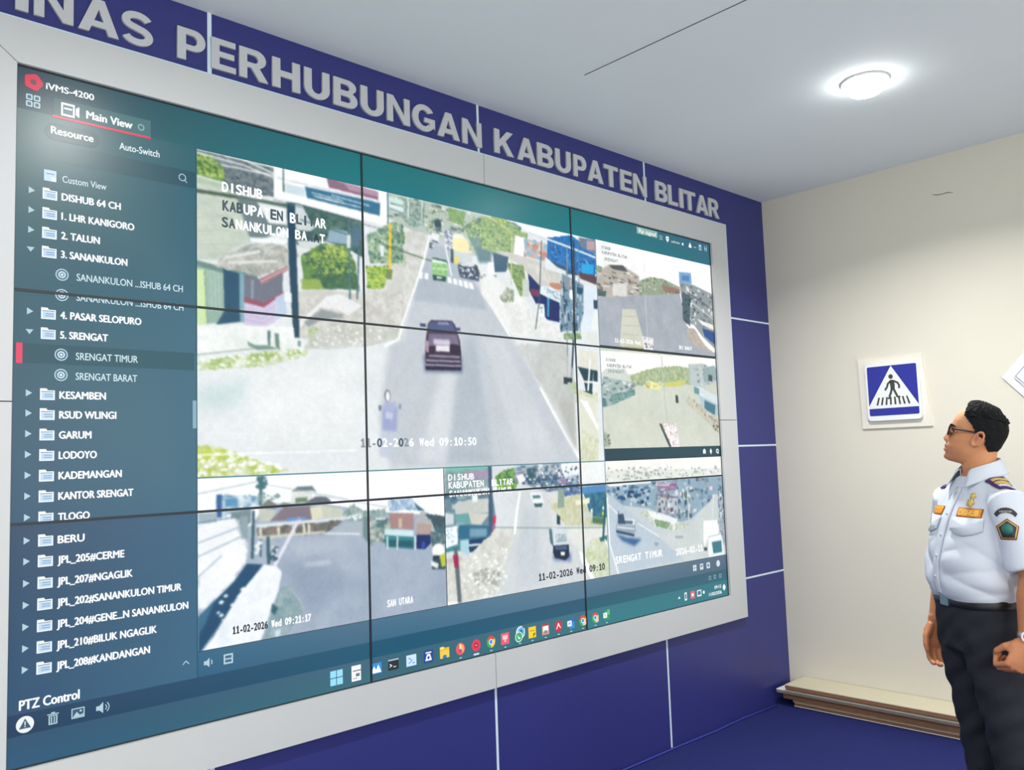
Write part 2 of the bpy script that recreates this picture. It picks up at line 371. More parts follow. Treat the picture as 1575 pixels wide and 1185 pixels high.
# ------------------------------------------------------------------ stack of laminated boards on the floor
M_lam = mat('cream laminate face', (216, 208, 180), 0.5, noise=0.06, scale=3); M_ply = mat('brown board edge', (158, 114, 84), 0.8, noise=0.35, scale=30); M_ply2 = mat('tan board edge', (206, 172, 120), 0.8, noise=0.3, scale=30)
M_lamw = mat('white laminate face', (244, 246, 240), 0.5); M_lamg = mat('greyish board edge', (160, 146, 128), .8, noise=.3, scale=25)
st = [ # front x, y of near end, thickness, core, face, label
    (4.098, -.105, .026, M_ply, M_lamw, 'brown cored laminated board at the bottom of the stack on the carpet'),
    (4.092, -.100, .018, M_ply2, M_lamw, 'tan edged laminated board resting second from the floor in the stack'),
    (4.074, -.050, .034, M_ply, M_lamw, 'thick brown edged board in the middle of the floor stack'),
    (4.052, -.020, .020, M_lamg, M_lamw, 'grey edged board jutting out towards the blue wall from the stack'),
    (4.060, -.075, .015, M_ply2, M_lamw, 'thin tan edged board just under the top board of the stack'),
    (4.036, -.085, .022, M_ply, M_lam, 'cream faced board lying on top of the stack along the right wall')]
z = 0.0
for fx, ye, th, core, face, lb in st:
    bd = empty('laminated_board', (fx, ye, z)); tag(bd, lb, 'board', 'laminated boards stacked on the floor')
    L_ = 2.35; wd = min(ROOM_R - fx - .004, .236)
    lt = .0045; b0 = lt if z == 0 else 0.0
    box_obj('board_core', (0.0015, wd, -L_, -0.001, b0, th - lt), core, bd); box_obj('laminate_face', (0, wd, -L_, 0, th - lt, th), face, bd)
    if b0: box_obj('laminate_face', (0, wd, -L_, 0, 0, b0), face, bd)
    z += th
# ================================================================== the video wall
vw = empty('video_wall', (1.815, 0, SCREEN_Z)); tag(vw, 'large three by three display wall showing traffic camera views and a menu tree', 'video wall')
def VX(mmx): return mmx / 1000.0 - 1.815
def VZ(mmz): return mmz / 1000.0
M_house = mat('black display housing', (30, 34, 38), 0.5); M_bez = mat('dark display bezel', (24, 36, 44), 0.45)
rng = np.random.RandomState(7)
for r_ in range(3):
    for c_ in range(3):
        a0, a1, b0, b1 = c_ * 1210, (c_ + 1) * 1210, r_ * 680, (r_ + 1) * 680
        pn = box_obj('display_panel', (VX(a0), VX(a1), .0015, .011, VZ(b0), VZ(b1)), M_house, vw)
        bm = bmesh.new(); w = 4.2
        prism(bm, [(VX(a0), VZ(b0)), (VX(a1), VZ(b0)), (VX(a1), VZ(b0 + w)), (VX(a0), VZ(b0 + w))], -.0035, .0015)
        prism(bm, [(VX(a0), VZ(b1 - w)), (VX(a1), VZ(b1 - w)), (VX(a1), VZ(b1)), (VX(a0), VZ(b1))], -.0035, .0015)
        prism(bm, [(VX(a0), VZ(b0 + w)), (VX(a0 + w), VZ(b0 + w)), (VX(a0 + w), VZ(b1 - w)), (VX(a0), VZ(b1 - w))], -.0035, .0015)
        prism(bm, [(VX(a1 - w), VZ(b0 + w)), (VX(a1), VZ(b0 + w)), (VX(a1), VZ(b1 - w)), (VX(a1 - w), VZ(b1 - w))], -.0035, .0015)
        finish('bezel', bm, M_bez, pn)

# ---- picture painter: numpy raster -> fine grid mesh with a colour attribute
def linarr(a):
    a = np.clip(a / 255.0, 0, 1)
    return np.where(a <= 0.04045, a / 12.92, ((a + 0.055) / 1.055) ** 2.4)
VEIL = 0.016
def boxblur(a, r):
    if r < 1: return a
    for ax in (0, 1):
        p = np.pad(a, [(r + 1, r) if k == ax else (0, 0) for k in range(a.ndim)], mode='edge').cumsum(axis=ax)
        n = a.shape[ax]
        a = (np.take(p, range(2 * r + 1, 2 * r + 1 + n), axis=ax) - np.take(p, range(0, n), axis=ax)) / (2 * r + 1)
    return a
def vnoise(h, w, cell):
    out = np.zeros((h, w)); amp = 1.0; tot = 0
    for o in range(3):
        c = max(2.4, cell / 2 ** o); gh, gw = int(h / c) + 3, int(w / c) + 3
        gr = rng.rand(gh, gw); y = np.arange(h) / c + rng.rand(); x = np.arange(w) / c + rng.rand()
        yi = y.astype(int); xi = x.astype(int); fy = (y - yi)[:, None]; fx = (x - xi)[None]
        yi = np.minimum(yi, gh - 2); xi = np.minimum(xi, gw - 2)
        fy = fy * fy * (3 - 2 * fy); fx = fx * fx * (3 - 2 * fx)
        q = gr[yi][:, xi] * (1 - fy) * (1 - fx) + gr[yi + 1][:, xi] * fy * (1 - fx) + gr[yi][:, xi + 1] * (1 - fy) * fx + gr[yi + 1][:, xi + 1] * fy * fx
        out += q * amp; tot += amp; amp *= .6
    return out / tot
PITCH = 1.7     # mm per raster cell, two cells per mesh quad
class Canvas:
    def __init__(s, x0, z0, x1, z1, base):
        s.x0, s.z1 = x0, z1
        s.w = int(round((x1 - x0) / PITCH / 2)) * 2; s.h = int(round((z1 - z0) / PITCH / 2)) * 2
        s.px, s.pz = (x1 - x0) / s.w, (z1 - z0) / s.h
        s.a = np.empty((s.h, s.w, 3)); s.a[:] = base
    def mask(s, p, blur=0.0):
        q = np.array(p, float).reshape(-1, 2); X = (q[:, 0] - s.x0) / s.px; Y = (s.z1 - q[:, 1]) / s.pz
        m = int(blur / PITCH * 1.6) + 2
        x0, x1 = max(0, int(X.min()) - m), min(s.w, int(X.max()) + m + 1); y0, y1 = max(0, int(Y.min()) - m), min(s.h, int(Y.max()) + m + 1)
        if x1 <= x0 or y1 <= y0: return None
        gx = np.arange(x0, x1) + .5; gy = (np.arange(y0, y1) + .5)[:, None]; k = np.zeros((y1 - y0, x1 - x0), bool)
        n = len(X)
        for i in range(n):
            xa, ya, xb, yb = X[i], Y[i], X[(i + 1) % n], Y[(i + 1) % n]
            if ya == yb: continue
            c = (ya > gy) != (yb > gy)
            k ^= c & (gx < (xb - xa) * (gy - ya) / (yb - ya) + xa)
        k = k.astype(float)
        if blur:
            r = max(1, int(blur / PITCH / 2)); k = boxblur(boxblur(k, r), r)
        return x0, x1, y0, y1, k
    def put(s, M, col):
        if M is None: return
        x0, x1, y0, y1, k = M
        s.a[y0:y1, x0:x1] = s.a[y0:y1, x0:x1] * (1 - k[..., None]) + np.asarray(col, float) * k[..., None]
    def run(s, ops):
        for o in ops:
            if o[0] == 'P': s.put(s.mask(o[2], o[3]), o[1])
            elif o[0] == 'N':
                M = s.mask(o[3], o[4] * .5)
                if M is None: continue
                n = vnoise(M[4].shape[0], M[4].shape[1], o[4] / PITCH); n = np.clip((n - .5) * 1.9 + .5, 0, 1)[..., None]
                rag = vnoise(M[4].shape[0], M[4].shape[1], max(o[4] * .7, 8) / PITCH)
                mk = boxblur(boxblur(M[4], max(1, int(o[4] * .25 / PITCH))), max(1, int(o[4] * .25 / PITCH)))
                mk = np.clip((mk + (rag - .5) * .9 - .5) * 3.0 + .5, 0, 1) * (mk > .01)
                s.put((M[0], M[1], M[2], M[3], mk * o[5]), np.array(o[1]) * (1 - n) + np.array(o[2]) * n)
            elif o[0] == 'L':
                q = [tuple(o[3][i:i + 2]) for i in range(0, len(o[3]), 2)]
                s.put(s.mask([c for p in thick(q, o[2]) for c in p], 2.0), o[1])
            elif o[0] == 'E':
                c = o[2]; s.put(s.mask([v for p in arc(c[0], c[1], o[3], o[4], 0, 360, 20) for v in p], 2.5), o[1])
            elif o[0] == 'R':
                M = s.mask(o[5])
                if M is None: continue
                yy, xx = np.nonzero(M[4] > .5)
                if not len(yy): continue
                for i in rng.randint(0, len(yy), o[2]):
                    cx = s.x0 + (xx[i] + M[0]) * s.px; cz = s.z1 - (yy[i] + M[2]) * s.pz; w = o[3] * (.4 + .7 * rng.rand()) / 2; h = o[4] * (.4 + .7 * rng.rand()) / 2; k = w * rng.uniform(-.25, .25)
                    s.put(s.mask([cx - w, cz - h, cx + w, cz - h + k, cx + w, cz + h + k, cx - w, cz + h], 2.0), o[1][rng.randint(len(o[1]))])
            elif o[0] == 'S':
                M = s.mask(o[4])
                if M is None: continue
                yy, xx = np.nonzero(M[4] > .5)
                if not len(yy): continue
                for i in rng.randint(0, len(yy), o[2]):
                    cx = s.x0 + (xx[i] + M[0]) * s.px; cz = s.z1 - (yy[i] + M[2]) * s.pz; r = o[3] * (.5 + rng.rand())
                    s.put(s.mask([cx - r, cz, cx, cz - r * .6, cx + r, cz + r * .1, cx + r * .1, cz + r * .7], 1.5), o[1])
    def mesh(s, name, parent, label, y=-.0006):
        lowf = vnoise(s.h, s.w, 60)[..., None] - .5; midf = vnoise(s.h, s.w, 9)[..., None] - .5
        a = boxblur(boxblur(s.a, 1), 1) * (1 + .06 * lowf + .05 * midf); h, w = s.h // 2, s.w // 2
        a = a.reshape(h, 2, w, 2, 3).mean(axis=(1, 3)); a = a + rng.normal(0, 2.2, (h, w, 1))
        c = np.ones((h, w, 4), np.float32); c[..., :3] = np.clip(linarr(a) - VEIL, 0.0, None)
        xs = (s.x0 + (np.arange(w) / (w - 1)) * s.w * s.px) / 1000 - 1.815; zs = (s.z1 - (np.arange(h) / (h - 1)) * s.h * s.pz) / 1000
        V = np.empty((h, w, 3), np.float32); V[..., 0] = xs[None]; V[..., 1] = y; V[..., 2] = zs[:, None]
        idx = np.arange(h * w).reshape(h, w)
        q = np.stack([idx[:-1, :-1], idx[1:, :-1], idx[1:, 1:], idx[:-1, 1:]], -1).reshape(-1, 4)
        me = bpy.data.meshes.new('mesh'); me.vertices.add(h * w); me.vertices.foreach_set('co', V.ravel())
        me.loops.add(q.size); me.loops.foreach_set('vertex_index', q.ravel().astype(np.int32))
        me.polygons.add(len(q)); me.polygons.foreach_set('loop_start', np.arange(0, q.size, 4, dtype=np.int32)); me.update()
        at = me.color_attributes.new('picture', 'FLOAT_COLOR', 'POINT'); at.data.foreach_set('color', c.ravel())
        o = link(name, me, screen_mat('camera picture', attr='picture'), parent); tag(o, label)
        return o
FEEDS = {'main':(547,792,2599,1905,(226,231,233),[
('P',(196,203,210),[1543,1774,1636,1789,1823,1559,1971,1395,2178,1134,2429,773,1756,794,1322,793,1269,991,1323,1285,1384,1309,1472,1561],25),
('P',(176,187,198),[1545,1716,1654,1732,1795,1577,1855,1474,1450,1476,1478,1561],15),
('P',(206,212,217),[1821,1340,1939,1348,2293,800,2034,796],30),
('P',(180,190,199),[1709,1353,1779,1358,1856,801,1595,809],35),
('P',(212,218,222),[1626,1326,1694,1331,1595,809,1455,813],30),
('N',(222,222,216),(195,196,188),[1224,1502,1460,1792,1547,1785,1472,1561,1385,1339,1219,1287],22,0.8),
('P',(186,198,188),[1222,1908,1333,1905,1874,1902,2088,1890,2018,1740,1764,1705,1628,1761,1459,1766,1289,1809,1219,1806],5),
('R',[(232,236,232),(116,140,128),(140,158,146),(212,214,206),(98,124,120)],120,30,14,[1221,1901,1333,1900,1873,1897,2072,1885,2003,1750,1765,1716,1628,1766,1459,1771,1289,1814]),
('S',(104,134,118),49,8.4,[1339,1889,1873,1888,2024,1868,1765,1727,1510,1784]),
('S',(176,196,150),70,7,[1339,1889,1873,1888,2024,1868,1765,1727,1510,1784]),
('S',(226,234,170),14,3.5,[1339,1889,1873,1888,2024,1868,1765,1727,1510,1784]),
('S',(104,134,118),17,4.8999999999999995,[1339,1889,1873,1888,2024,1868,1765,1727,1510,1784]),
('N',(100,135,120),(168,196,150),[1770,1860,1903,1905,2088,1892,2052,1815,1957,1755,1866,1719,1766,1749],16,1.0),
('N',(120,155,105),(150,185,120),[1647,1898,1743,1894,1727,1830,1651,1840],10,1.0),
('N',(110,140,128),(190,205,195),[1382,1897,1521,1897,1517,1796,1447,1779,1386,1815],10,1.0),
('N',(240,243,242),(205,215,215),[1233,1893,1363,1888,1362,1842,1231,1828],12,1.0),
('N',(120,140,160),(200,206,214),[1630,1798,1673,1805,1654,1732,1634,1729],6,1.0),
('P',(205,232,222),[1345,1888,1411,1885,1409,1826,1344,1833],10),
('L',(90,110,112),4,[1345,1862,1410,1860]),
('L',(90,110,112),4,[1344,1839,1409,1830]),
('L',(240,245,245),5,[1344,1851,1410,1845]),
('L',(225,232,232),7,[1436,1901,1435,1820]),
('L',(225,232,228),6,[1507,1903,1502,1817]),
('N',(95,130,80),(180,210,110),[1343,1779,1395,1780,1416,1747,1410,1702,1340,1677],14,1.0),
('S',(80,120,70),35,7.199999999999999,[1342,1775,1394,1776,1413,1747,1408,1702,1340,1681]),
('S',(196,214,120),50,6,[1342,1775,1394,1776,1413,1747,1408,1702,1340,1681]),
('S',(226,234,170),10,3.0,[1342,1775,1394,1776,1413,1747,1408,1702,1340,1681]),
('S',(80,120,70),12,4.199999999999999,[1342,1775,1394,1776,1413,1747,1408,1702,1340,1681]),
('N',(150,175,140),(222,226,214),[1340,1674,1417,1660,1420,1609,1338,1606],14,1.0),
('P',(95,150,60),[1339,1656,1378,1654,1377,1622,1338,1620],8),
('N',(84,110,122),(120,140,150),[1568,1832,1587,1841,1606,1823,1604,1785,1576,1784],8,1.0),
('P',(62,85,92),[1568,1824,1590,1839,1606,1827,1603,1803,1572,1802],6),
('P',(236,240,240),[1552,1774,1594,1772,1589,1737,1544,1737],5),
('P',(95,115,130),[1554,1744,1589,1740,1586,1732,1551,1737],4),
('P',(90,100,110),[1541,1729,1560,1729,1556,1705,1539,1707],5),
('P',(215,222,228),[1551,1723,1565,1722,1560,1712,1550,1714],3),
('S',(120,130,160),60,5,[1619,1794,1670,1795,1655,1716,1635,1713]),
('S',(235,238,245),40,5,[1619,1794,1670,1795,1655,1716,1635,1713]),
('N',(112,142,118),(150,180,132),[1733,1832,1821,1886,1993,1904,1988,1789,1863,1766,1760,1770],16,1.0),
('S',(92,124,104),77,9.6,[1742,1826,1821,1878,1993,1900,1989,1805,1863,1770,1771,1776]),
('S',(176,198,136),110,8,[1742,1826,1821,1878,1993,1900,1989,1805,1863,1770,1771,1776]),
('S',(226,234,170),22,4.0,[1742,1826,1821,1878,1993,1900,1989,1805,1863,1770,1771,1776]),
('S',(92,124,104),27,5.6,[1742,1826,1821,1878,1993,1900,1989,1805,1863,1770,1771,1776]),
('N',(105,140,140),(128,158,150),[1761,1786,1864,1802,1959,1785,1953,1759,1888,1754,1789,1740],12,1.0),
('N',(150,180,70),(196,208,110),[1857,1893,1991,1900,1990,1822,1907,1817],12,1.0),
('S',(118,150,70),49,8.4,[1862,1886,1991,1895,1990,1826,1907,1821]),
('S',(204,214,120),70,7,[1862,1886,1991,1895,1990,1826,1907,1821]),
('S',(226,234,170),14,3.5,[1862,1886,1991,1895,1990,1826,1907,1821]),
('S',(118,150,70),17,4.8999999999999995,[1862,1886,1991,1895,1990,1826,1907,1821]),
('L',(225,222,150),6,[1879,1896,1991,1855]),
('P',(96,130,140),[1790,1743,1889,1774,1886,1690,1812,1680],14),
('P',(246,234,178),[1668,1777,1726,1781,1745,1768,1759,1751,1756,1717,1708,1710,1664,1717],4),
('P',(240,243,238),[1669,1787,1716,1793,1740,1777,1669,1772],5),
('P',(205,214,216),[1674,1713,1778,1711,1772,1675,1707,1670,1673,1684],8),
('P',(226,214,125),[1669,1691,1702,1688,1699,1657,1674,1657],4),
('P',(60,80,90),[1655,1720,1669,1718,1667,1657,1653,1662],5),
('P',(58,74,96),[1691,1658,1786,1663,1816,1637,1809,1597,1704,1602,1695,1626],8),
('S',(225,230,240),26,6,[1706,1646,1796,1647,1804,1605,1709,1609]),
('P',(214,222,226),[1706,1664,1786,1667,1776,1656,1711,1653],5),
('P',(50,70,85),[1787,1669,1802,1667,1811,1641,1785,1641],5),
('P',(44,92,86),[1558,1669,1629,1666,1636,1652,1548,1655],4),
('P',(226,243,222),[1552,1662,1629,1658,1633,1648,1553,1647],4),
('P',(150,202,130),[1550,1646,1635,1648,1634,1599,1552,1595],5),
('P',(200,226,180),[1549,1626,1635,1630,1634,1622,1549,1619],4),
('S',(110,170,100),20,5,[1553,1641,1633,1648,1631,1603,1551,1596]),
('P',(40,84,76),[1553,1596,1626,1595,1622,1574,1554,1572],5),
('P',(235,240,236),[1574,1591,1602,1591,1602,1583,1574,1582],2),
('P',(246,248,248),[1485,1598,1503,1598,1497,1570,1478,1571],2),
('P',(246,248,248),[1513,1597,1531,1597,1528,1571,1509,1573],2),
('P',(246,248,248),[1631,1593,1650,1597,1658,1570,1635,1570],2),
('P',(246,248,248),[1662,1592,1682,1593,1689,1568,1666,1567],2),
('P',(246,248,248),[1691,1590,1711,1590,1718,1564,1696,1564],2),
('P',(246,248,248),[1720,1588,1741,1588,1750,1559,1725,1561],2),
('P',(246,248,248),[1748,1585,1771,1584,1781,1557,1755,1559],2),
('L',(240,244,246),7,[1545,1760,1482,1588,1453,1511]),
('L',(243,246,247),7,[1624,1734,1634,1690,1655,1602]),
('L',(90,110,80),5,[1340,1685,1427,1668,1548,1652]),
('P',(243,246,246),[1867,1690,1911,1693,1907,1639,1861,1639],2),
('P',(70,105,130),[1896,1741,1985,1728,1983,1671,1911,1661],8),
('S',(150,150,140),30,7,[1805,1628,1963,1640,1960,1567,1803,1581]),
('N',(92,108,114),(130,142,146),[545,1905,660,1908,836,1901,835,1791,659,1775,545,1810],12,1.0),
('N',(84,124,62),(156,186,100),[545,1890,600,1893,650,1850,648,1811,545,1813],14,1.0),
('S',(64,98,60),42,6.0,[545,1885,600,1889,647,1849,646,1814,545,1816]),
('S',(186,206,110),60,5,[545,1885,600,1889,647,1849,646,1814,545,1816]),
('S',(226,234,170),12,2.5,[545,1885,600,1889,647,1849,646,1814,545,1816]),
('S',(64,98,60),15,3.5,[545,1885,600,1889,647,1849,646,1814,545,1816]),
('S',(70,84,92),60,5,[654,1898,835,1895,834,1797,665,1782]),
('S',(160,170,172),40,4,[654,1898,835,1895,834,1797,665,1782]),
('L',(242,246,246),5,[545,1905,836,1900]),
('L',(242,246,246),5,[545,1891,720,1883,834,1861]),
('L',(242,246,246),5,[635,1867,834,1870]),
('L',(242,246,246),5,[702,1906,835,1877]),
('P',(196,207,194),[545,1810,635,1803,695,1765,719,1680,746,1614,682,1575,616,1530,544,1520],6),
('N',(182,196,184),(206,214,198),[545,1753,671,1760,713,1685,718,1609,616,1536,544,1527],40,0.6),
('L',(208,216,200),3,[545,1736,635,1759,719,1751]),
('L',(180,194,178),3,[545,1712,635,1735,719,1728]),
('L',(208,216,200),3,[545,1688,635,1710,719,1704]),
('L',(180,194,178),3,[545,1664,635,1686,719,1680]),
('L',(208,216,200),3,[545,1641,634,1661,719,1657]),
('L',(180,194,178),3,[545,1617,634,1637,718,1633]),
('L',(208,216,200),3,[545,1593,634,1613,718,1609]),
('L',(180,194,178),3,[545,1569,634,1588,718,1586]),
('L',(208,216,200),3,[544,1546,634,1564,718,1562]),
('L',(176,196,170),22,[545,1796,641,1798]),
('L',(235,242,236),5,[545,1812,635,1803]),
('L',(78,100,84),13,[545,1758,647,1762,886,1767]),
('P',(112,130,134),[692,1764,886,1761,885,1684,800,1634,743,1613,719,1680],8),
('P',(236,240,240),[769,1758,886,1758,885,1696,813,1690],5),
('P',(238,242,242),[737,1627,884,1641,884,1610,780,1610,743,1613],6),
('P',(64,96,94),[916,1785,1209,1764,1210,1619,1143,1648,924,1628,915,1689],6),
('N',(58,92,92),(104,136,120),[916,1763,1209,1760,1206,1625,1121,1645,1049,1660,938,1668],18,1.0),
('P',(205,215,218),[919,1779,950,1778,993,1701,918,1692],5),
('P',(214,222,220),[924,1644,1042,1659,1135,1647,1041,1624,937,1618],6),
('P',(150,178,192),[1064,1713,1144,1713,1143,1661,1049,1660],6),
('P',(251,252,251),[835,1904,1335,1906,1326,1764,834,1791],2),
('P',(146,112,132),[1053,1906,1287,1897,1287,1863,1063,1870],3),
('P',(182,150,172),[1126,1902,1287,1897,1287,1877,1155,1878],4),
('P',(62,118,148),[960,1854,1297,1853,1293,1800,968,1812],3),
('P',(208,226,233),[880,1849,960,1849,962,1814,883,1815],4),
('L',(228,238,242),4,[989,1836,1124,1830]),
('L',(228,238,242),4,[1023,1824,1207,1818]),
('L',(228,238,242),4,[1074,1843,1245,1832]),
('L',(228,238,242),4,[995,1825,1110,1820]),
('L',(176,190,198),3,[847,1864,1301,1856]),
('L',(60,95,100),6,[872,1909,873,1817]),
('L',(70,120,130),6,[1334,1906,1332,1770]),
('P',(150,182,168),[544,1520,622,1509,767,1495,722,1324,544,1303],5),
('P',(205,230,172),[544,1490,576,1491,585,1306,544,1303],3),
('P',(170,196,182),[581,1492,639,1494,645,1363,592,1346],6),
('L',(134,166,154),3,[588,1490,596,1341]),
('L',(134,166,154),3,[602,1492,609,1342]),
('L',(134,166,154),3,[616,1494,623,1344]),
('L',(134,166,154),3,[630,1495,637,1345]),
('P',(110,140,134),[544,1520,622,1509,767,1495,767,1480,622,1489,544,1501],5),
('P',(40,82,108),[641,1502,708,1491,707,1325,615,1306,645,1357],6),
('L',(120,155,140),4,[576,1491,585,1306]),
('P',(128,170,182),[699,1496,720,1492,716,1323,701,1325],3),
('N',(152,156,150),(206,208,200),[610,1508,634,1545,737,1606,832,1622,937,1593,890,1550,779,1491,687,1500],24,1.0),
('L',(216,218,212),4,[628,1512,676,1580,743,1604]),
('L',(178,182,176),4,[663,1517,709,1584,771,1608]),
('L',(216,218,212),4,[699,1522,743,1589,800,1613]),
('L',(178,182,176),4,[736,1527,777,1594,828,1617]),
('L',(216,218,212),4,[773,1532,812,1600,858,1621]),
('L',(178,182,176),4,[811,1537,848,1605,887,1626]),
('L',(226,228,222),10,[646,1541,780,1583]),
('L',(222,222,216),10,[657,1525,844,1556]),
('P',(112,118,132),[717,1492,779,1482,866,1529,865,1444,791,1394,717,1402],3),
('P',(140,150,165),[742,1477,754,1476,750,1373,742,1375],0),
('P',(152,84,104),[717,1413,791,1399,869,1450,868,1437,791,1381,717,1393],2),
('P',(206,196,222),[717,1392,791,1380,836,1417,835,1333,784,1311,716,1315],3),
('P',(190,205,225),[836,1423,872,1445,881,1367,835,1339],4),
('L',(176,160,196),2,[718,1370,786,1360,834,1393]),
('L',(176,160,196),2,[718,1352,785,1342,834,1375]),
('L',(176,160,196),2,[717,1335,785,1324,834,1357]),
('P',(166,120,128),[776,1484,888,1547,889,1530,780,1460],3),
('L',(236,214,214),3,[779,1473,889,1538]),
('N',(118,156,78),(72,112,88),[937,1587,978,1618,1042,1651,1084,1640,1132,1656,1172,1600,1192,1486,1118,1491,1032,1475,942,1468,949,1521],26,1.0),
('S',(66,104,80),105,8.4,[944,1582,1042,1643,1124,1649,1164,1599,1181,1504,1103,1502,1018,1530]),
('S',(160,186,92),150,7,[944,1582,1042,1643,1124,1649,1164,1599,1181,1504,1103,1502,1018,1530]),
('S',(226,234,170),30,3.5,[944,1582,1042,1643,1124,1649,1164,1599,1181,1504,1103,1502,1018,1530]),
('S',(66,104,80),37,4.8999999999999995,[944,1582,1042,1643,1124,1649,1164,1599,1181,1504,1103,1502,1018,1530]),
('S',(110,150,80),42,7.199999999999999,[1042,1643,1124,1649,1157,1605,1048,1596]),
('S',(190,206,110),60,6,[1042,1643,1124,1649,1157,1605,1048,1596]),
('S',(226,234,170),12,3.0,[1042,1643,1124,1649,1157,1605,1048,1596]),
('S',(110,150,80),15,4.199999999999999,[1042,1643,1124,1649,1157,1605,1048,1596]),
('N',(54,92,80),(80,120,84),[977,1524,1178,1556,1192,1490,1032,1475],18,0.75),
('S',(90,130,70),28,6.0,[942,1502,1018,1511,1032,1478,945,1465]),
('S',(190,206,120),40,5,[942,1502,1018,1511,1032,1478,945,1465]),
('S',(226,234,170),8,2.5,[942,1502,1018,1511,1032,1478,945,1465]),
('S',(90,130,70),10,3.5,[942,1502,1018,1511,1032,1478,945,1465]),
('P',(150,176,90),[942,1502,1018,1511,1032,1475,942,1462],10),
('N',(86,126,110),(196,212,186),[1231,1714,1355,1787,1407,1783,1402,1625,1240,1600],16,1.0),
('N',(140,180,68),(180,200,120),[1224,1585,1334,1602,1308,1509,1230,1497],14,1.0),
('S',(86,130,70),35,6.0,[1224,1585,1334,1602,1308,1509,1230,1497]),
('S',(196,214,90),50,5,[1224,1585,1334,1602,1308,1509,1230,1497]),
('S',(226,234,170),10,2.5,[1224,1585,1334,1602,1308,1509,1230,1497]),
('S',(86,130,70),12,3.5,[1224,1585,1334,1602,1308,1509,1230,1497]),
('S',(70,110,96),42,6.0,[1242,1696,1355,1781,1407,1779,1403,1632,1248,1604]),
('S',(170,200,140),60,5,[1242,1696,1355,1781,1407,1779,1403,1632,1248,1604]),
('S',(226,234,170),12,2.5,[1242,1696,1355,1781,1407,1779,1403,1632,1248,1604]),
('S',(70,110,96),15,3.5,[1242,1696,1355,1781,1407,1779,1403,1632,1248,1604]),
('L',(236,206,62),13,[1344,1775,1335,1576]),
('P',(120,140,90),[1317,1587,1350,1591,1344,1550,1320,1547],4),
('P',(206,216,214),[920,1751,953,1751,1000,1703,979,1687,921,1683],5),
('L',(60,100,104),4,[939,1724,1204,1693]),
('P',(232,240,244),[1220,1742,1240,1743,1238,1717,1220,1719],1),
('P',(235,240,240),[1288,1683,1312,1681,1308,1636,1294,1637],2),
('L',(90,100,80),4,[1304,1688,1404,1669]),
('P',(205,206,200),[922,1453,1046,1476,1191,1467,1307,1499,1402,1604,1394,1317,919,1283],8),
('N',(196,196,188),(222,222,216),[935,1439,1399,1509,1394,1317,933,1284],20,1.0),
('P',(236,238,238),[1045,1450,1103,1464,1202,1429,1137,1386,1087,1405,1016,1405,933,1320,931,1345,1003,1408],3),
('P',(150,160,160),[947,1343,1023,1399,1116,1386,1115,1376,1016,1355,967,1326],8),
('L',(90,120,130),8,[1149,1766,1148,1449]),
('L',(90,120,130),8,[1192,1655,1180,1453]),
('P',(220,228,228),[1140,1699,1155,1702,1154,1650,1137,1647],2),
('P',(90,120,140),[1167,1743,1205,1736,1195,1656,1158,1663],8),
('P',(38,72,94),[884,1781,917,1783,924,1518,930,1284,906,1282,892,1514],2),
('P',(240,244,246),[871,1448,900,1445,900,1411,872,1413],2),
('P',(240,243,240),[544,1300,906,1321,910,1282,544,1256],3),
('L',(110,130,135),3,[659,1775,886,1758]),
('L',(110,130,135),3,[833,1779,1406,1741]),
('N',(244,246,244),(226,234,230),[543,1298,906,1317,907,1252,853,1232,755,1234,543,1195],26,1.0),
('P',(90,120,120),[803,1301,815,1302,814,1243,805,1250],3),
('P',(120,150,140),[726,1258,755,1246,803,1248,848,1238,765,1229,733,1241],6),
('P',(110,140,130),[831,1293,847,1294,851,1233,834,1247],4),
('P',(235,238,236),[905,1283,948,1281,947,1239,898,1236],4),
('P',(120,150,150),[922,1274,936,1272,933,1251,923,1253],3),
('N',(156,184,96),(226,230,216),[548,1178,691,1208,771,1223,962,1244,962,1224,909,1203,786,1171,665,1161,550,1147],16,1.0),
('N',(170,196,90),(150,180,120),[744,1216,864,1223,831,1206,733,1195],12,1.0),
('S',(246,248,244),70,6,[548,1185,956,1245,909,1200,550,1152]),
('L',(150,165,150),4,[546,1199,755,1234]),
('N',(164,192,134),(205,212,195),[963,1319,1011,1331,1004,1264,968,1253],14,1.0),
('N',(212,214,206),(190,194,184),[1011,1328,1219,1345,1391,1358,1370,1311,1217,1270,1004,1247,945,1244],18,0.8),
('S',(246,248,244),50,6,[969,1325,1375,1358,1217,1270,968,1245]),
('P',(206,222,223),[560,1095,743,1126,690,1031,555,1009],35),
('P',(235,238,238),[743,1151,1184,1237,1177,908,741,893],60),
('N',(168,192,74),(226,230,212),[545,902,628,892,704,868,794,830,887,810,848,798,545,791],18,1.0),
('P',(190,206,80),[547,887,638,883,658,856,547,849],14),
('S',(248,250,246),80,8,[545,896,704,867,881,810,545,793]),
('L',(248,250,248),5,[550,868,1169,871]),
('L',(250,251,251),8,[1395,1368,1374,1314,1304,1278]),
('L',(246,248,248),9,[1542,1763,1506,1637,1472,1561,1385,1359,1369,1308,1305,1279]),
('L',(246,248,248),10,[1827,1554,1913,1452,1985,1368]),
('L',(250,251,251),18,[2166,1145,2239,1043,2333,916,2417,809]),
('P',(200,204,202),[2191,1366,2376,1355,2398,833,2350,904,2240,1066,2134,1224],30),
('P',(186,188,182),[2260,1113,2398,1141,2395,856],14),
('P',(120,132,160),[1491,1255,1699,1267,1702,1188,1498,1184],16),
('P',(70,56,78),[1508,1318,1521,1385,1537,1402,1649,1409,1666,1392,1691,1325,1696,1267,1695,1207,1505,1202,1503,1266],4),
('P',(84,94,134),[1529,1394,1651,1403,1673,1361,1517,1353],4),
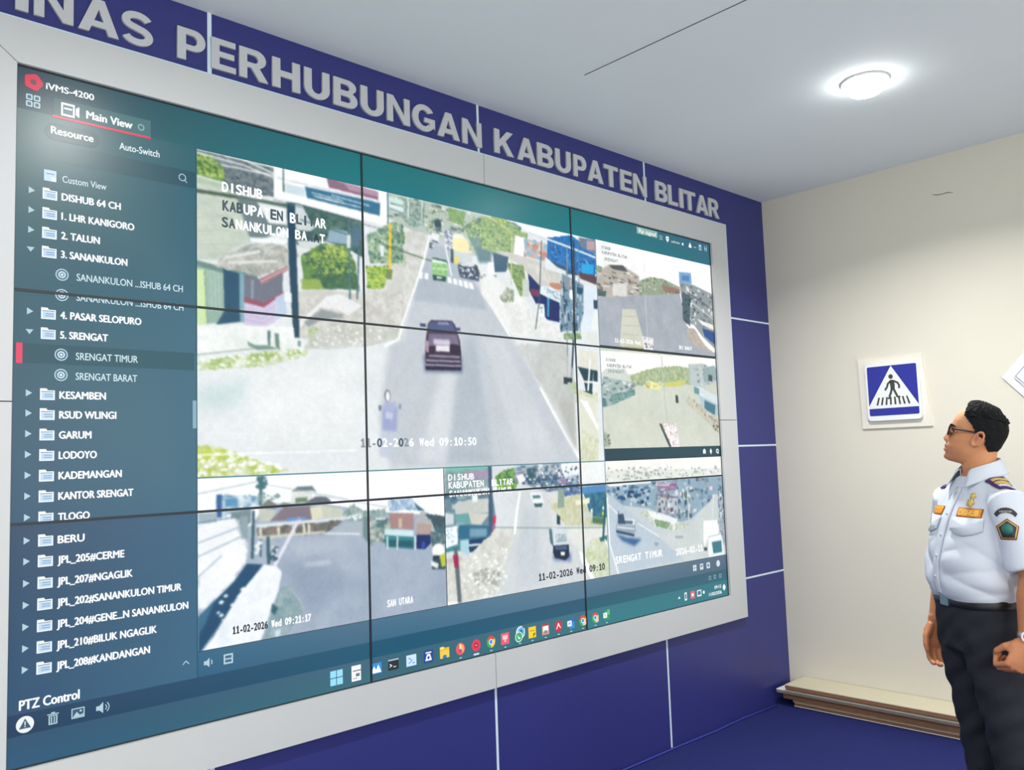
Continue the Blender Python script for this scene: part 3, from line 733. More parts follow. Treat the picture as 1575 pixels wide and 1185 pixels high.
('P',(140,150,186),[1576,1397,1629,1401,1635,1390,1573,1387],5),
('P',(122,112,138),[1525,1345,1676,1353,1688,1301,1518,1294],6),
('P',(206,202,216),[1547,1324,1633,1326,1639,1302,1549,1300],7),
('P',(232,230,236),[1559,1298,1633,1301,1633,1276,1559,1274],3),
('P',(52,44,62),[1636,1310,1690,1307,1694,1265,1640,1262],4),
('P',(58,48,66),[1508,1291,1551,1292,1550,1259,1507,1258],4),
('P',(150,148,164),[1522,1257,1686,1260,1686,1252,1522,1249],3),
('L',(190,196,214),5,[1506,1233,1691,1237]),
('L',(190,196,214),5,[1505,1215,1693,1218]),
('P',(44,40,66),[1502,1207,1695,1212,1692,1199,1504,1193],3),
('P',(60,70,110),[1479,1385,1511,1384,1510,1371,1482,1371],2),
('P',(60,70,110),[1663,1381,1696,1382,1693,1369,1666,1369],2),
('P',(176,150,170),[1503,1317,1524,1313,1522,1267,1507,1266],5),
('P',(196,204,218),[1275,952,1350,947,1329,836,1265,847],16),
('P',(160,170,208),[1289,1044,1359,1042,1352,942,1282,948],12),
('P',(172,182,214),[1294,1058,1353,1057,1340,1020,1293,1029],5),
('P',(200,206,226),[1302,1020,1337,1018,1334,991,1299,993],8),
('E',(96,100,116),[1312,1082],14,24),
('E',(240,242,246),[1313,1080],10,20),
('P',(110,116,140),[1268,1043,1282,1044,1281,1024,1270,1024],3),
('P',(150,150,180),[1364,1050,1379,1050,1376,1031,1364,1030],3),
('P',(250,252,251),[2042,1896,2421,1901,2617,1902,2595,1844,2251,1862,2131,1867],3),
('N',(126,160,98),(160,186,140),[1835,1895,1984,1886,2040,1868,2125,1858,2118,1834,2033,1825,2018,1734,1829,1745],16,1.0),
('S',(96,130,92),62,7.199999999999999,[1835,1887,1984,1878,2040,1860,2119,1854,2033,1825,2014,1741,1829,1749]),
('S',(186,206,120),90,6,[1835,1887,1984,1878,2040,1860,2119,1854,2033,1825,2014,1741,1829,1749]),
('S',(226,234,170),18,3.0,[1835,1887,1984,1878,2040,1860,2119,1854,2033,1825,2014,1741,1829,1749]),
('S',(96,130,92),22,4.199999999999999,[1835,1887,1984,1878,2040,1860,2119,1854,2033,1825,2014,1741,1829,1749]),
('L',(220,218,150),5,[1879,1902,2013,1849]),
('L',(190,200,200),2,[2131,1867,2250,1846]),
('P',(246,248,248),[2039,1839,2105,1836,2088,1750,2030,1751],2),
('P',(186,184,182),[2105,1832,2249,1829,2228,1740,2091,1751],4),
('R',[(216,160,140),(130,186,212),(226,206,190),(196,140,130)],26,34,22,[2107,1828,2245,1825,2225,1746,2095,1754]),
('P',(60,90,120),[2240,1765,2336,1746,2452,1716,2587,1725,2586,1708,2357,1700],6),
('N',(28,104,176),(60,130,190),[2251,1858,2421,1901,2600,1824,2593,1722,2452,1712,2336,1742,2246,1758],14,1.0),
('S',(150,190,214),40,5,[2261,1832,2435,1833,2592,1797,2476,1724,2280,1763]),
('S',(30,60,110),50,5,[2261,1832,2435,1833,2592,1797,2476,1724,2280,1763]),
('P',(46,168,226),[2489,1768,2580,1772,2575,1724,2485,1715],3),
('P',(110,130,150),[2475,1897,2618,1907,2612,1825,2484,1849],8),
('P',(190,160,170),[2535,1890,2598,1895,2595,1848,2532,1843],8),
('L',(234,240,244),10,[2249,1854,2435,1833,2599,1811]),
('L',(70,110,150),4,[2249,1861,2436,1846]),
('P',(203,203,197),[1899,1746,1989,1755,2092,1745,2244,1732,2374,1703,2359,1644,2326,1568,2248,1592,2161,1606,2090,1689,1987,1730],4),
('N',(196,198,192),(218,218,210),[2102,1715,2244,1730,2368,1702,2353,1643,2217,1643],16,1.0),
('P',(192,140,118),[2256,1644,2359,1651,2352,1618,2260,1617],4),
('P',(224,232,234),[2228,1740,2375,1715,2368,1694,2232,1709],5),
('P',(56,92,120),[1899,1734,1993,1731,1974,1660,1905,1650],3),
('P',(96,70,80),[2464,1722,2599,1714,2596,1672,2474,1690],6),
('P',(24,48,106),[2115,1670,2183,1624,2248,1596,2320,1564,2314,1459,2230,1464,2167,1521,2117,1593],5),
('P',(60,150,190),[2238,1616,2256,1618,2244,1477,2228,1480],2),
('P',(120,60,90),[2128,1602,2182,1600,2180,1565,2126,1571],6),
('N',(116,150,88),(150,170,120),[1976,1702,2090,1704,2101,1591,2062,1552,2014,1635],14,1.0),
('S',(80,110,80),28,6.0,[1986,1696,2085,1700,2096,1598,2062,1564,2019,1635]),
('S',(170,190,110),40,5,[1986,1696,2085,1700,2096,1598,2062,1564,2019,1635]),
('S',(226,234,170),8,2.5,[1986,1696,2085,1700,2096,1598,2062,1564,2019,1635]),
('S',(80,110,80),10,3.5,[1986,1696,2085,1700,2096,1598,2062,1564,2019,1635]),
('P',(200,210,200),[2077,1642,2119,1640,2115,1562,2073,1557],6),
('P',(228,236,238),[2194,1621,2261,1625,2350,1595,2327,1552,2236,1571,2183,1585],3),
('S',(120,160,190),24,6,[2205,1618,2351,1599,2325,1560,2192,1586]),
('P',(238,240,238),[1823,1611,1883,1641,1971,1592,2082,1543,2154,1488,2346,1418,2343,1366,2170,1378,1992,1379,1877,1492,1821,1545],8),
('N',(240,242,240),(216,218,214),[1947,1522,2082,1535,2154,1481,2341,1422,2337,1368,2171,1381,1992,1387],16,0.7),
('N',(216,218,212),(130,150,120),[1928,1542,1981,1593,2022,1582,2019,1529,1947,1518],14,1.0),
('L',(245,247,247),10,[1841,1562,1976,1382]),
('P',(246,248,248),[2162,1536,2214,1535,2215,1474,2162,1474],2),
('S',(120,130,140),14,4,[2167,1528,2211,1529,2209,1486,2167,1482]),
('P',(222,234,244),[2491,1659,2601,1647,2588,1441,2477,1435],4),
('P',(58,76,104),[2566,1593,2599,1595,2596,1550,2566,1550],2),
('P',(236,242,240),[2562,1535,2595,1538,2589,1441,2544,1440],3),
('P',(120,150,168),[2345,1699,2497,1660,2488,1519,2446,1426,2317,1416,2324,1536],10),
('R',[(70,104,130),(190,206,216),(50,74,96),(110,160,186),(170,150,140)],50,14,36,[2344,1691,2490,1655,2482,1519,2444,1434,2323,1425,2330,1537]),
('L',(132,152,166),8,[2388,1835,2353,1196]),
('L',(40,66,88),12,[2437,1875,2427,1579,2408,1383,2383,1198]),
('L',(80,100,110),6,[2212,1841,2182,1553,2150,1411]),
('L',(206,204,150),6,[2020,1850,2004,1603]),
('L',(110,140,160),5,[2472,1888,2458,1419]),
('S',(40,60,84),50,6,[2333,1697,2497,1660,2488,1519,2447,1434,2318,1424,2313,1535]),
('S',(210,222,230),30,5,[2333,1697,2497,1660,2488,1519,2447,1434,2318,1424,2313,1535]),
('E',(240,244,248),[2407,1603],18,26),
('P',(44,84,110),[2448,1646,2496,1643,2481,1609,2446,1613],4),
('N',(170,190,140),(110,140,110),[2340,1410,2458,1419,2468,1387,2338,1378],12,1.0),
('P',(224,228,224),[2473,1428,2588,1427,2583,1349,2504,1390],4),
('P',(226,226,212),[2441,1335,2581,1325,2576,1242,2436,1252],4),
('P',(28,68,78),[2430,1252,2544,1241,2526,1122,2487,1111,2468,1193],5),
('P',(24,60,70),[2544,1241,2576,1238,2572,1181,2540,1179],5),
('L',(244,246,246),12,[2523,1293,2498,1136]),
('L',(244,246,246),10,[2467,1181,2574,1179]),
('P',(40,66,78),[2462,1135,2532,1132,2526,1109,2461,1112],2),
('N',(205,208,204),(188,192,190),[2010,1332,2337,1354,2399,1222,2419,1075,2253,1072,2139,1195],30,0.7),
('N',(226,232,206),(190,204,160),[2406,1151,2567,1107,2565,1078,2413,1075],16,1.0),
('P',(46,60,72),[2328,1197,2388,1195,2386,1164,2326,1164],3),
('N',(170,190,150),(200,206,190),[2349,1172,2425,1175,2421,1111,2370,1134],10,1.0),
('N',(222,222,204),(200,206,170),[2423,1143,2487,1113,2569,1131,2565,1078,2419,1075],14,1.0),
('P',(222,226,208),[2432,1118,2549,1097,2563,951,2553,793,2416,797],8),
('N',(200,208,170),(224,226,210),[2440,951,2560,902,2553,793,2431,796],14,1.0),
('P',(246,248,246),[2435,1094,2493,1083,2564,963,2562,938,2473,1047],4)]),'r1':(2603,1368,3626,1908,(250,251,248),[
('N',(244,246,246),(252,252,250),[2609,1901,3650,1926,3631,1730,2598,1733],60,1.0),
('P',(166,173,183),[2590,1610,2940,1661,3307,1701,3350,1538,3498,1415,3627,1364,2592,1347],4),
('N',(158,166,176),(178,184,192),[2590,1598,2939,1656,3306,1695,3349,1527,3498,1415,3628,1370,2595,1352],60,0.6),
('P',(186,180,172),[2599,1738,2700,1788,2806,1800,2947,1761,2940,1661,2720,1620,2591,1616],3),
('R',[(232,232,224),(120,110,104),(150,128,118),(206,204,194),(96,104,98),(170,164,150)],46,34,13,[2598,1733,2699,1783,2806,1796,2947,1757,2940,1667,2721,1627,2591,1623]),
('R',[(90,84,80),(226,228,220)],16,50,9,[2601,1723,2929,1753,2923,1665,2610,1631]),
('P',(86,90,90),[2700,1788,2815,1801,2854,1771,2731,1771],3),
('P',(222,222,218),[2726,1696,2841,1704,2836,1639,2721,1632],3),
('P',(80,100,100),[2593,1644,2674,1650,2665,1621,2591,1616],3),
('N',(104,126,104),(170,190,160),[2601,1775,2651,1771,2641,1744,2599,1744],8,1.0),
('P',(150,164,142),[2945,1733,3035,1766,3162,1770,3310,1742,3307,1701,2939,1656],5),
('S',(96,116,96),21,7.199999999999999,[2945,1733,3035,1764,3162,1768,3291,1740,2941,1678]),
('S',(186,200,150),30,6,[2945,1733,3035,1764,3162,1768,3291,1740,2941,1678]),
('S',(226,234,170),6,3.0,[2945,1733,3035,1764,3162,1768,3291,1740,2941,1678]),
('S',(96,116,96),7,4.199999999999999,[2945,1733,3035,1764,3162,1768,3291,1740,2941,1678]),
('R',[(220,220,212),(120,120,112),(150,140,126)],26,26,8,[2943,1711,3309,1730,3307,1702,2940,1660]),
('P',(150,120,110),[3141,1739,3309,1730,3307,1704,3157,1704],3),
('S',(90,80,70),20,4,[3138,1705,3308,1713,3306,1689,3174,1687]),
('P',(146,156,158),[3307,1776,3450,1769,3631,1736,3635,1442,3622,1418,3504,1480,3429,1539,3336,1548,3323,1662],5),
('R',[(206,214,216),(92,104,110),(120,130,136),(226,230,230),(70,80,92),(170,160,150)],70,26,22,[3321,1760,3449,1758,3620,1729,3625,1454,3505,1492,3430,1551,3345,1561]),
('L',(90,100,104),7,[3367,1725,3623,1645]),
('L',(210,216,218),6,[3382,1680,3638,1586]),
('P',(84,104,114),[3328,1721,3408,1706,3389,1530,3323,1559],5),
('S',(40,56,66),16,8,[3329,1698,3402,1682,3389,1536,3330,1565]),
('P',(120,166,206),[3308,1829,3424,1837,3426,1773,3309,1770],2),
('P',(90,130,180),[3336,1814,3405,1818,3402,1787,3333,1785],2),
('P',(52,84,148),[3508,1528,3631,1514,3624,1442,3525,1482],4),
('P',(232,190,110),[3568,1556,3639,1556,3637,1526,3570,1530],3),
('P',(235,238,238),[3462,1577,3614,1554,3632,1526,3510,1546],3),
('N',(176,166,156),(198,190,180),[3348,1515,3428,1521,3520,1435,3629,1382,3627,1364,3495,1386,3363,1458],14,1.0),
('P',(208,210,194),[2795,1571,2904,1578,2974,1382,2760,1378],2),
('L',(186,190,178),5,[2789,1533,2931,1542]),
('L',(186,190,178),5,[2786,1485,2927,1493]),
('L',(186,190,178),5,[2782,1438,2923,1444]),
('P',(226,196,72),[2768,1373,2956,1380,2965,1352,2770,1355],2),
('P',(60,66,70),[2759,1368,2961,1373,2960,1362,2760,1358],1),
('L',(212,214,214),4,[2996,1894,2991,1606,2996,1443]),
('P',(236,236,238),[2949,1439,3045,1436,3035,1358,2960,1359],3),
('S',(110,90,100),16,6,[2957,1435,3045,1433,3035,1358,2960,1359]),
('P',(170,176,180),[3418,1416,3630,1394,3627,1364,3494,1374],5),
('S',(70,80,90),10,8,[3335,1583,3394,1588,3389,1530,3340,1532])]),'r2':(2603,851,3630,1364,(206,211,197),[
('N',(204,210,196),(216,220,208),[2603,1169,3319,1182,3626,921,3619,845,2591,861],80,0.6),
('P',(249,251,246),[2596,1340,3633,1356,3647,1205,3483,1257,3030,1249,2598,1209],4),
('N',(146,168,124),(192,202,170),[2831,1219,2926,1250,3068,1278,3253,1295,3406,1286,3504,1258,3478,1199,3097,1191,2853,1172],14,1.0),
('P',(208,216,208),[2599,1220,2640,1252,2793,1259,2823,1219,2835,1166,2623,1109],5),
('P',(166,184,182),[2598,1209,2871,1189,2866,1130,2666,1064,2601,1063],4),
('R',[(206,216,212),(110,134,136),(134,156,156),(226,230,226),(90,116,120)],46,34,12,[2598,1209,2862,1186,2858,1135,2667,1074,2605,1073]),
('N',(84,130,128),(150,180,176),[2670,1120,2868,1155,2866,1125,2675,1069],8,1.0),
('P',(90,130,130),[2592,1108,2630,1104,2643,1063,2601,1058],3),
('P',(206,206,112),[3137,1198,3332,1222,3272,1183,3095,1175],4),
('P',(236,232,160),[2983,1204,3097,1191,3080,1157,2974,1162],3),
('P',(200,190,90),[2956,1192,2999,1185,2988,1161,2958,1168],3),
('S',(230,232,230),30,5,[2854,1199,3134,1204,3114,1175,2869,1168]),
('S',(120,130,110),20,5,[2854,1188,3133,1193,3114,1175,2869,1168]),
('P',(188,200,200),[3354,1309,3489,1321,3589,1297,3644,1216,3477,1187,3434,1151,3360,1206],4),
('R',[(214,222,222),(130,150,156),(160,178,182),(104,124,130)],36,26,14,[3361,1303,3489,1316,3589,1291,3634,1218,3477,1193,3399,1208]),
('L',(170,190,190),8,[3359,1309,3363,1195]),
('P',(214,226,230),[3427,1191,3636,1133,3636,1086,3433,1140],3),
('P',(180,200,208),[3433,1140,3636,1086,3633,1015,3466,1072],4),
('P',(72,122,142),[3490,1112,3600,1085,3588,1027,3489,1060],3),
('P',(110,150,160),[3397,1185,3446,1175,3443,1140,3394,1150],3),
('P',(150,174,174),[3487,1292,3612,1316,3652,1252,3499,1211],5),
('P',(70,90,90),[3545,1260,3585,1256,3582,1220,3541,1224],3),
('N',(210,206,190),(190,188,168),[3335,1137,3466,1072,3632,1004,3624,921,3461,1014,3311,1092],14,1.0),
('S',(120,130,120),30,6,[3391,1116,3630,980,3626,945,3388,1082]),
('S',(90,90,80),10,8,[3559,980,3621,980,3616,921,3575,933]),
('P',(236,236,234),[3058,978,3207,979,3237,851,3141,853],2),
('S',(205,160,160),40,9,[3065,976,3203,976,3230,857,3149,858]),
('S',(250,250,250),40,9,[3065,976,3203,976,3230,857,3149,858]),
('P',(70,76,76),[3058,978,3079,976,3160,853,3138,853],1),
('L',(176,184,176),5,[3109,1341,3118,1121,3131,987]),
('P',(60,70,76),[3217,1134,3239,1133,3243,1090,3217,1092],2),
('P',(176,184,170),[2589,947,2634,926,2653,860,2591,861],6),
('S',(110,120,110),14,9,[2610,926,2656,916,2661,865,2606,866]),
('P',(216,220,206),[2595,1047,2628,957,2596,947],8)]),'row_a':(547,232,1581,789,(164,178,196),[
('P',(249,251,252),[543,792,1589,791,1585,593,1182,641,1122,657,1021,676,911,689,793,690,735,619,542,634],3),
('N',(156,170,190),(172,184,200),[766,570,1034,570,1166,597,1187,526,1425,471,1577,374,1572,228,1173,229,839,225,932,304,841,446,797,486,747,514],90,0.8),
('P',(150,164,186),[855,479,1018,486,1117,376,973,274,933,316],60),
('P',(182,192,206),[882,548,1120,557,1119,501,908,497],40),
('P',(172,184,194),[1107,602,1185,605,1184,545,1034,564],5),
('N',(116,142,142),(170,190,186),[1093,634,1145,670,1190,640,1291,641,1290,613,1189,601,1114,609],14,1.0),
('S',(240,244,244),14,7,[1092,628,1182,628,1181,609,1092,612]),
('L',(226,232,238),6,[1020,570,1173,555]),
('N',(104,146,178),(222,236,242),[615,727,761,724,765,686,736,671,614,655],22,1.0),
('P',(50,96,150),[614,732,633,731,632,655,613,655],4),
('P',(90,150,190),[644,716,687,715,686,691,644,688],5),
('P',(160,180,190),[551,675,615,673,614,639,551,639],6),
('P',(120,140,146),[665,670,736,676,735,630,698,610,665,647],6),
('L',(66,110,118),11,[779,786,773,744,770,686]),
('S',(66,110,118),40,8,[762,786,800,778,787,738,758,742]),
('S',(120,150,150),30,6,[761,727,845,723,838,699,767,698]),
('P',(108,126,134),[888,726,912,743,972,744,990,720,973,726],2),
('P',(226,229,226),[891,727,973,727,974,686,885,688],2),
('P',(110,140,110),[904,704,952,705,952,687,904,686],5),
('P',(120,128,126),[764,680,799,706,838,682,825,671],3),
('P',(98,106,118),[938,684,988,705,1030,702,1054,680,1028,676],2),
('P',(120,140,130),[838,682,858,692,884,685,870,668],4),
('P',(132,122,132),[805,630,857,673,965,674,971,622],3),
('P',(222,220,196),[962,666,1009,671,1021,626,971,621],2),
('P',(200,206,190),[1007,671,1100,653,1100,621,1020,621],5),
('P',(104,160,226),[869,635,944,635,945,624,870,625],2),
('P',(196,200,186),[764,679,831,664,805,630,764,630],4),
('P',(222,230,232),[753,622,971,622,1122,622,1136,615,971,611,758,609],2),
('N',(92,96,94),(140,130,120),[758,611,971,611,1107,612,1027,570,798,572,757,576],14,1.0),
('L',(226,226,206),10,[770,607,771,578]),
('L',(226,226,206),10,[838,608,839,577]),
('L',(226,226,206),10,[896,608,897,576]),
('L',(226,226,206),10,[937,609,938,576]),
('L',(226,226,206),10,[956,609,957,575]),
('P',(200,205,196),[757,583,1020,579,1027,570,798,569,757,575],4),
('P',(112,140,142),[1189,621,1220,613,1225,503,1202,524,1184,545],8),
('P',(126,150,146),[1219,574,1282,605,1334,599,1331,506,1225,521],5),
('R',[(92,124,128),(160,176,168),(190,196,186),(76,104,112)],30,30,20,[1197,608,1330,595,1327,512,1229,525]),
('P',(226,232,232),[1243,610,1290,607,1288,600,1243,602],2),
('P',(172,138,136),[1306,623,1422,615,1422,551,1313,565],4),
('N',(120,160,196),(216,226,236),[1298,674,1414,678,1459,622,1380,631,1307,629],14,1.0),
('P',(70,110,130),[1426,658,1480,621,1446,623],4),
('P',(206,190,170),[1350,600,1366,599,1365,562,1349,564],2),
('P',(178,182,184),[1434,594,1463,621,1499,611,1539,569,1521,536,1436,550],4),
('P',(180,160,150),[1441,576,1509,564,1512,517,1435,530],5),
('N',(56,88,98),(86,120,126),[1471,608,1585,593,1582,510,1530,535,1514,578],14,1.0),
('P',(70,90,100),[1497,606,1584,586,1556,547,1522,570],6),
('P',(206,232,236),[1283,566,1422,547,1421,523,1282,542],2),
('P',(58,134,140),[1282,540,1423,522,1423,474,1287,496],3),
('P',(44,96,110),[1300,522,1418,508,1417,482,1303,497],4),
('L',(226,234,232),7,[1296,537,1295,486]),
('L',(226,234,232),7,[1343,533,1341,482]),
('L',(226,234,232),7,[1428,525,1427,473]),
('P',(38,54,104),[1435,530,1507,524,1506,490,1476,469,1433,475],4),
('E',(60,80,180),[1468,487],10,14),
('N',(70,100,110),(130,150,150),[1504,538,1582,517,1581,483,1510,476],10,1.0),
('P',(56,84,90),[1516,445,1579,435,1577,379,1507,387],5),
('E',(246,248,250),[1543,456],32,30),
('P',(190,202,66),[1549,437,1579,445,1578,393,1558,390],3),
('P',(230,234,236),[1505,422,1543,405,1537,386,1504,402],4),
('P',(30,50,70),[1518,441,1553,436,1543,424,1519,428],3),
('P',(206,212,222),[935,471,1046,471,1046,459,941,461],14),
('N',(236,241,246),(246,248,250),[551,639,702,649,703,580,724,574,720,494,673,443,550,338],50,1.0),
('P',(140,165,170),[698,653,724,654,724,579,702,580],4),
('L',(90,130,150),4,[551,642,698,655]),
('L',(150,175,190),4,[550,534,702,587]),
('L',(150,175,190),4,[550,469,632,531]),
('L',(150,175,190),4,[551,578,702,621]),
('P',(26,76,110),[719,494,777,485,684,379,561,234,550,231,550,341,673,440],5),
('P',(60,110,140),[550,341,607,390,573,313,550,284],10),
('P',(240,245,249),[784,484,830,473,849,451,834,388,801,317,766,229,561,227,601,269,684,391],3),
('N',(226,234,244),(248,250,252),[777,453,841,446,801,323,763,238,572,232,642,324],40,0.7),
('L',(60,100,120),3,[595,268,684,388]),
('S',(246,248,250),8,10,[625,426,715,415,654,311,607,318]),
('L',(226,228,240),13,[820,474,921,633]),
('L',(130,110,160),5,[910,626,925,633]),
('P',(138,163,172),[844,399,880,400,936,304,852,228,775,229,808,316],5),
('N',(128,156,164),(160,180,186),[844,396,880,397,932,307,852,232,794,233,821,320],24,1.0),
('P',(60,100,110),[811,351,834,330,820,309,805,323],6),
('P',(206,222,230),[820,257,842,259,839,237,820,235],5),
('L',(176,190,196),4,[877,397,919,342,932,301]),
('L',(58,92,104),10,[745,670,741,561,739,508]),
('L',(58,92,104),12,[798,579,799,484]),
('L',(58,92,104),8,[770,570,770,512]),
('S',(236,240,240),12,8,[741,572,772,558,765,512,747,514]),
('S',(60,90,110),14,9,[804,543,836,534,829,488,803,497]),
('S',(236,240,240),6,6,[804,543,836,534,829,488,803,497]),
('L',(150,170,180),3,[543,736,762,768]),
('L',(170,188,196),3,[800,755,1123,688]),
('L',(170,188,196),3,[980,712,1299,646])]),'row_b':(1585,232,2599,789,(216,222,225),[
('N',(112,146,146),(160,176,182),[1592,792,1835,796,1850,701,1588,681],16,1.0),
('P',(120,190,170),[1597,793,1831,794,1830,775,1597,774],8),
('P',(170,150,180),[1696,769,1830,770,1829,742,1702,736],14),
('N',(132,180,70),(70,120,90),[1867,740,1923,768,1987,776,2025,728,1982,678,1880,677],18,1.0),
('S',(60,110,84),49,6.0,[1871,735,1923,764,1987,772,2021,728,1983,682,1888,681]),
('S',(176,208,92),70,5,[1871,735,1923,764,1987,772,2021,728,1983,682,1888,681]),
('S',(226,234,170),14,2.5,[1871,735,1923,764,1987,772,2021,728,1983,682,1888,681]),
('S',(60,110,84),17,3.5,[1871,735,1923,764,1987,772,2021,728,1983,682,1888,681]),
('P',(170,186,196),[1988,788,2417,795,2409,662,2173,659,2065,694,1984,718],4),
('R',[(222,230,234),(116,142,162),(92,118,144),(150,172,186),(202,210,216),(146,134,154)],80,44,15,[1996,785,2414,791,2407,666,2182,662,2073,694,1992,718]),
('P',(92,122,146),[2126,730,2260,731,2257,667,2199,664,2141,692],8),
('R',[(60,88,116),(130,154,170)],24,34,12,[2126,730,2260,731,2257,667,2199,664,2141,692]),
('P',(238,242,244),[2286,785,2415,793,2411,731,2300,723],8),
('P',(150,130,165),[2264,718,2336,715,2332,648,2278,644],8),
('N',(60,90,140),(140,160,190),[2263,694,2410,687,2414,637,2277,632],12,1.0),
('P',(60,96,110),[2060,768,2119,772,2115,695,2065,697],8),
('S',(44,70,96),60,7,[2019,764,2414,781,2406,650,2182,668,2065,700]),
('S',(236,242,246),50,7,[2019,764,2414,781,2406,650,2182,668,2065,700]),
('P',(238,242,242),[1994,741,2035,748,2058,715,2016,699],5),
('S',(60,80,120),10,8,[2017,723,2083,714,2082,699,2032,702]),
('P',(212,217,220),[2002,671,2182,665,2217,503,2311,435,2406,352,2488,229,1914,225,1861,249,1965,477],8),
('P',(200,208,214),[2011,589,2126,581,2125,240,1979,259],40),
('P',(108,138,150),[1588,681,1849,684,1864,576,1839,449,1655,445,1580,468],4),
('R',[(150,176,182),(70,106,128),(96,126,140),(190,204,206),(56,90,116)],50,46,22,[1593,681,1845,679,1856,577,1836,460,1662,452,1586,473]),
('P',(206,216,220),[1585,606,1632,598,1631,555,1583,553],8),
('P',(198,203,200),[1641,641,1721,652,1829,652,1841,589,1639,595],3),
('P',(235,240,240),[1732,668,1766,672,1764,639,1735,640],4),
('P',(206,206,196),[1708,598,1831,586,1779,542,1724,549],3),
('P',(108,166,164),[1639,591,1711,597,1725,548,1645,563],3),
('P',(48,108,140),[1659,550,1829,534,1833,477,1650,494],5),
('P',(120,160,180),[1716,532,1812,524,1810,491,1714,496],8),
('P',(34,62,98),[1710,484,1825,486,1836,466,1713,461],4),
('P',(26,66,92),[1706,461,1855,464,1846,443,1712,433],5),
('P',(226,232,236),[1702,467,1772,465,1772,457,1702,459],2),
('P',(172,214,226),[1662,487,1710,484,1706,418,1662,448],4),
('P',(240,247,250),[1583,545,1648,548,1650,475,1584,461],2),
('S',(140,190,200),14,5,[1588,537,1644,537,1642,484,1589,472]),
('P',(60,140,150),[1584,461,1663,471,1661,449,1585,446],3),
('P',(210,52,82),[1836,568,1866,576,1864,542,1839,537],3),
('P',(70,92,120),[1831,793,1850,793,1848,476,1821,478],4),
('P',(140,110,140),[1843,538,1862,537,1856,498,1841,499],5),
('N',(226,228,222),(204,206,198),[1857,517,1975,519,1965,477,1868,250,1661,240,1578,233,1578,415,1704,413],26,1.0),
('S',(170,172,166),60,9,[1731,355,1873,356,1885,276,1736,295]),
('S',(246,248,246),80,8,[1668,406,1923,435,1930,231,1661,240]),
('P',(200,190,190),[1584,420,1668,422,1668,406,1583,399],8),
('P',(246,247,240),[1578,249,1654,241,1654,224,1578,232],3),
('N',(194,198,158),(214,216,196),[2189,625,2304,631,2414,637,2594,512,2587,471,2301,500,2221,575],22,1.0),
('P',(220,222,214),[2190,643,2278,644,2285,607,2205,606],8),
('N',(36,96,128),(70,130,150),[2434,642,2645,664,2599,512,2483,526],14,1.0),
('P',(84,142,196),[2415,671,2646,680,2643,641,2424,637],5),
('P',(206,214,200),[2410,563,2494,544,2492,519,2417,525],8),
('P',(80,120,90),[2493,526,2590,512,2582,481,2481,495],8),
('P',(234,238,210),[2376,608,2477,618,2475,590,2380,586],2),
('P',(240,242,235),[2481,564,2495,563,2494,544,2480,545],1),
('E',(236,240,240),[2575,561],8,10),
('P',(216,216,60),[2564,545,2587,543,2585,524,2563,526],2),
('L',(220,226,220),3,[2488,551,2489,488]),
('P',(226,228,224),[2300,494,2586,465,2593,410,2477,420,2399,378,2320,434],8),
('N',(190,206,160),(222,224,208),[2477,420,2583,420,2611,242,2494,237,2425,350],20,1.0),
('P',(60,110,110),[2534,421,2594,429,2592,403,2543,402],5),
('P',(238,242,242),[2422,795,2654,797,2646,683,2422,688],4),
('P',(140,165,150),[2261,670,2302,671,2297,582,2252,582],6),
('P',(40,70,80),[2246,555,2267,542,2265,505,2242,510],3),
('L',(120,150,140),4,[1858,525,2225,493,2572,468]),
('L',(40,90,100),14,[2597,627,2563,412]),
('P',(240,244,246),[2076,661,2147,660,2164,609,2094,612],4),
('P',(90,124,130),[2092,649,2138,648,2146,634,2095,634],4),
('P',(56,98,100),[2098,612,2155,610,2148,594,2106,596],4),
('L',(250,251,250),14,[2015,670,1993,590,1973,488]),
('P',(250,251,250),[2385,379,2425,350,2488,229,2465,230,2396,329],3),
('L',(246,248,248),8,[2573,412,2620,331]),
('P',(130,150,190),[2201,373,2334,372,2332,329,2217,345],14),
('P',(86,116,132),[2190,493,2220,485,2218,407,2194,429],4),
('P',(214,224,230),[2208,497,2300,483,2322,410,2216,412],4),
('N',(150,170,180),(214,222,226),[2228,466,2299,460,2310,423,2230,427],12,1.0),
('P',(30,44,68),[2214,414,2318,410,2319,355,2292,340,2222,358,2210,384],4),
('P',(70,100,130),[2225,410,2304,405,2308,387,2224,394],3),
('P',(246,248,248),[2261,381,2289,380,2288,363,2262,365],1),
('P',(100,112,118),[1626,464,1645,462,1655,353,1661,235,1641,235,1631,367],4),
('P',(160,46,86),[1621,431,1649,429,1651,380,1628,380],3)]),'row_c':(2603,232,3626,789,(200,210,214),[
('P',(246,247,241),[2598,804,3639,795,3637,674,2590,683],3),
('P',(226,230,224),[2613,743,3632,722,3638,678,2594,687],10),
('R',[(206,212,208),(240,242,236),(170,180,176)],50,50,10,[2613,751,3632,726,3634,680,2599,691]),
('S',(110,120,120),90,5,[2614,755,3633,731,3638,679,2597,691]),
('P',(146,172,190),[2596,683,3644,674,3639,589,3558,566,3299,455,3177,444,2940,536,2690,569,2606,634],4),
('R',[(214,222,228),(92,126,152),(70,108,142),(120,150,172),(184,200,210),(160,148,160),(84,104,124)],120,34,22,[2608,676,3635,669,3628,594,3550,571,3300,463,3178,455,2948,541,2696,574,2618,633]),
('P',(150,128,160),[3020,660,3188,665,3184,617,3024,616],5),
('R',[(190,170,190),(120,96,130),(226,226,230)],20,44,8,[3020,664,3190,667,3185,614,3024,616]),
('R',[(36,80,124),(70,120,160),(180,204,216),(30,60,90)],44,40,16,[2639,666,2984,653,2953,552,2719,583]),
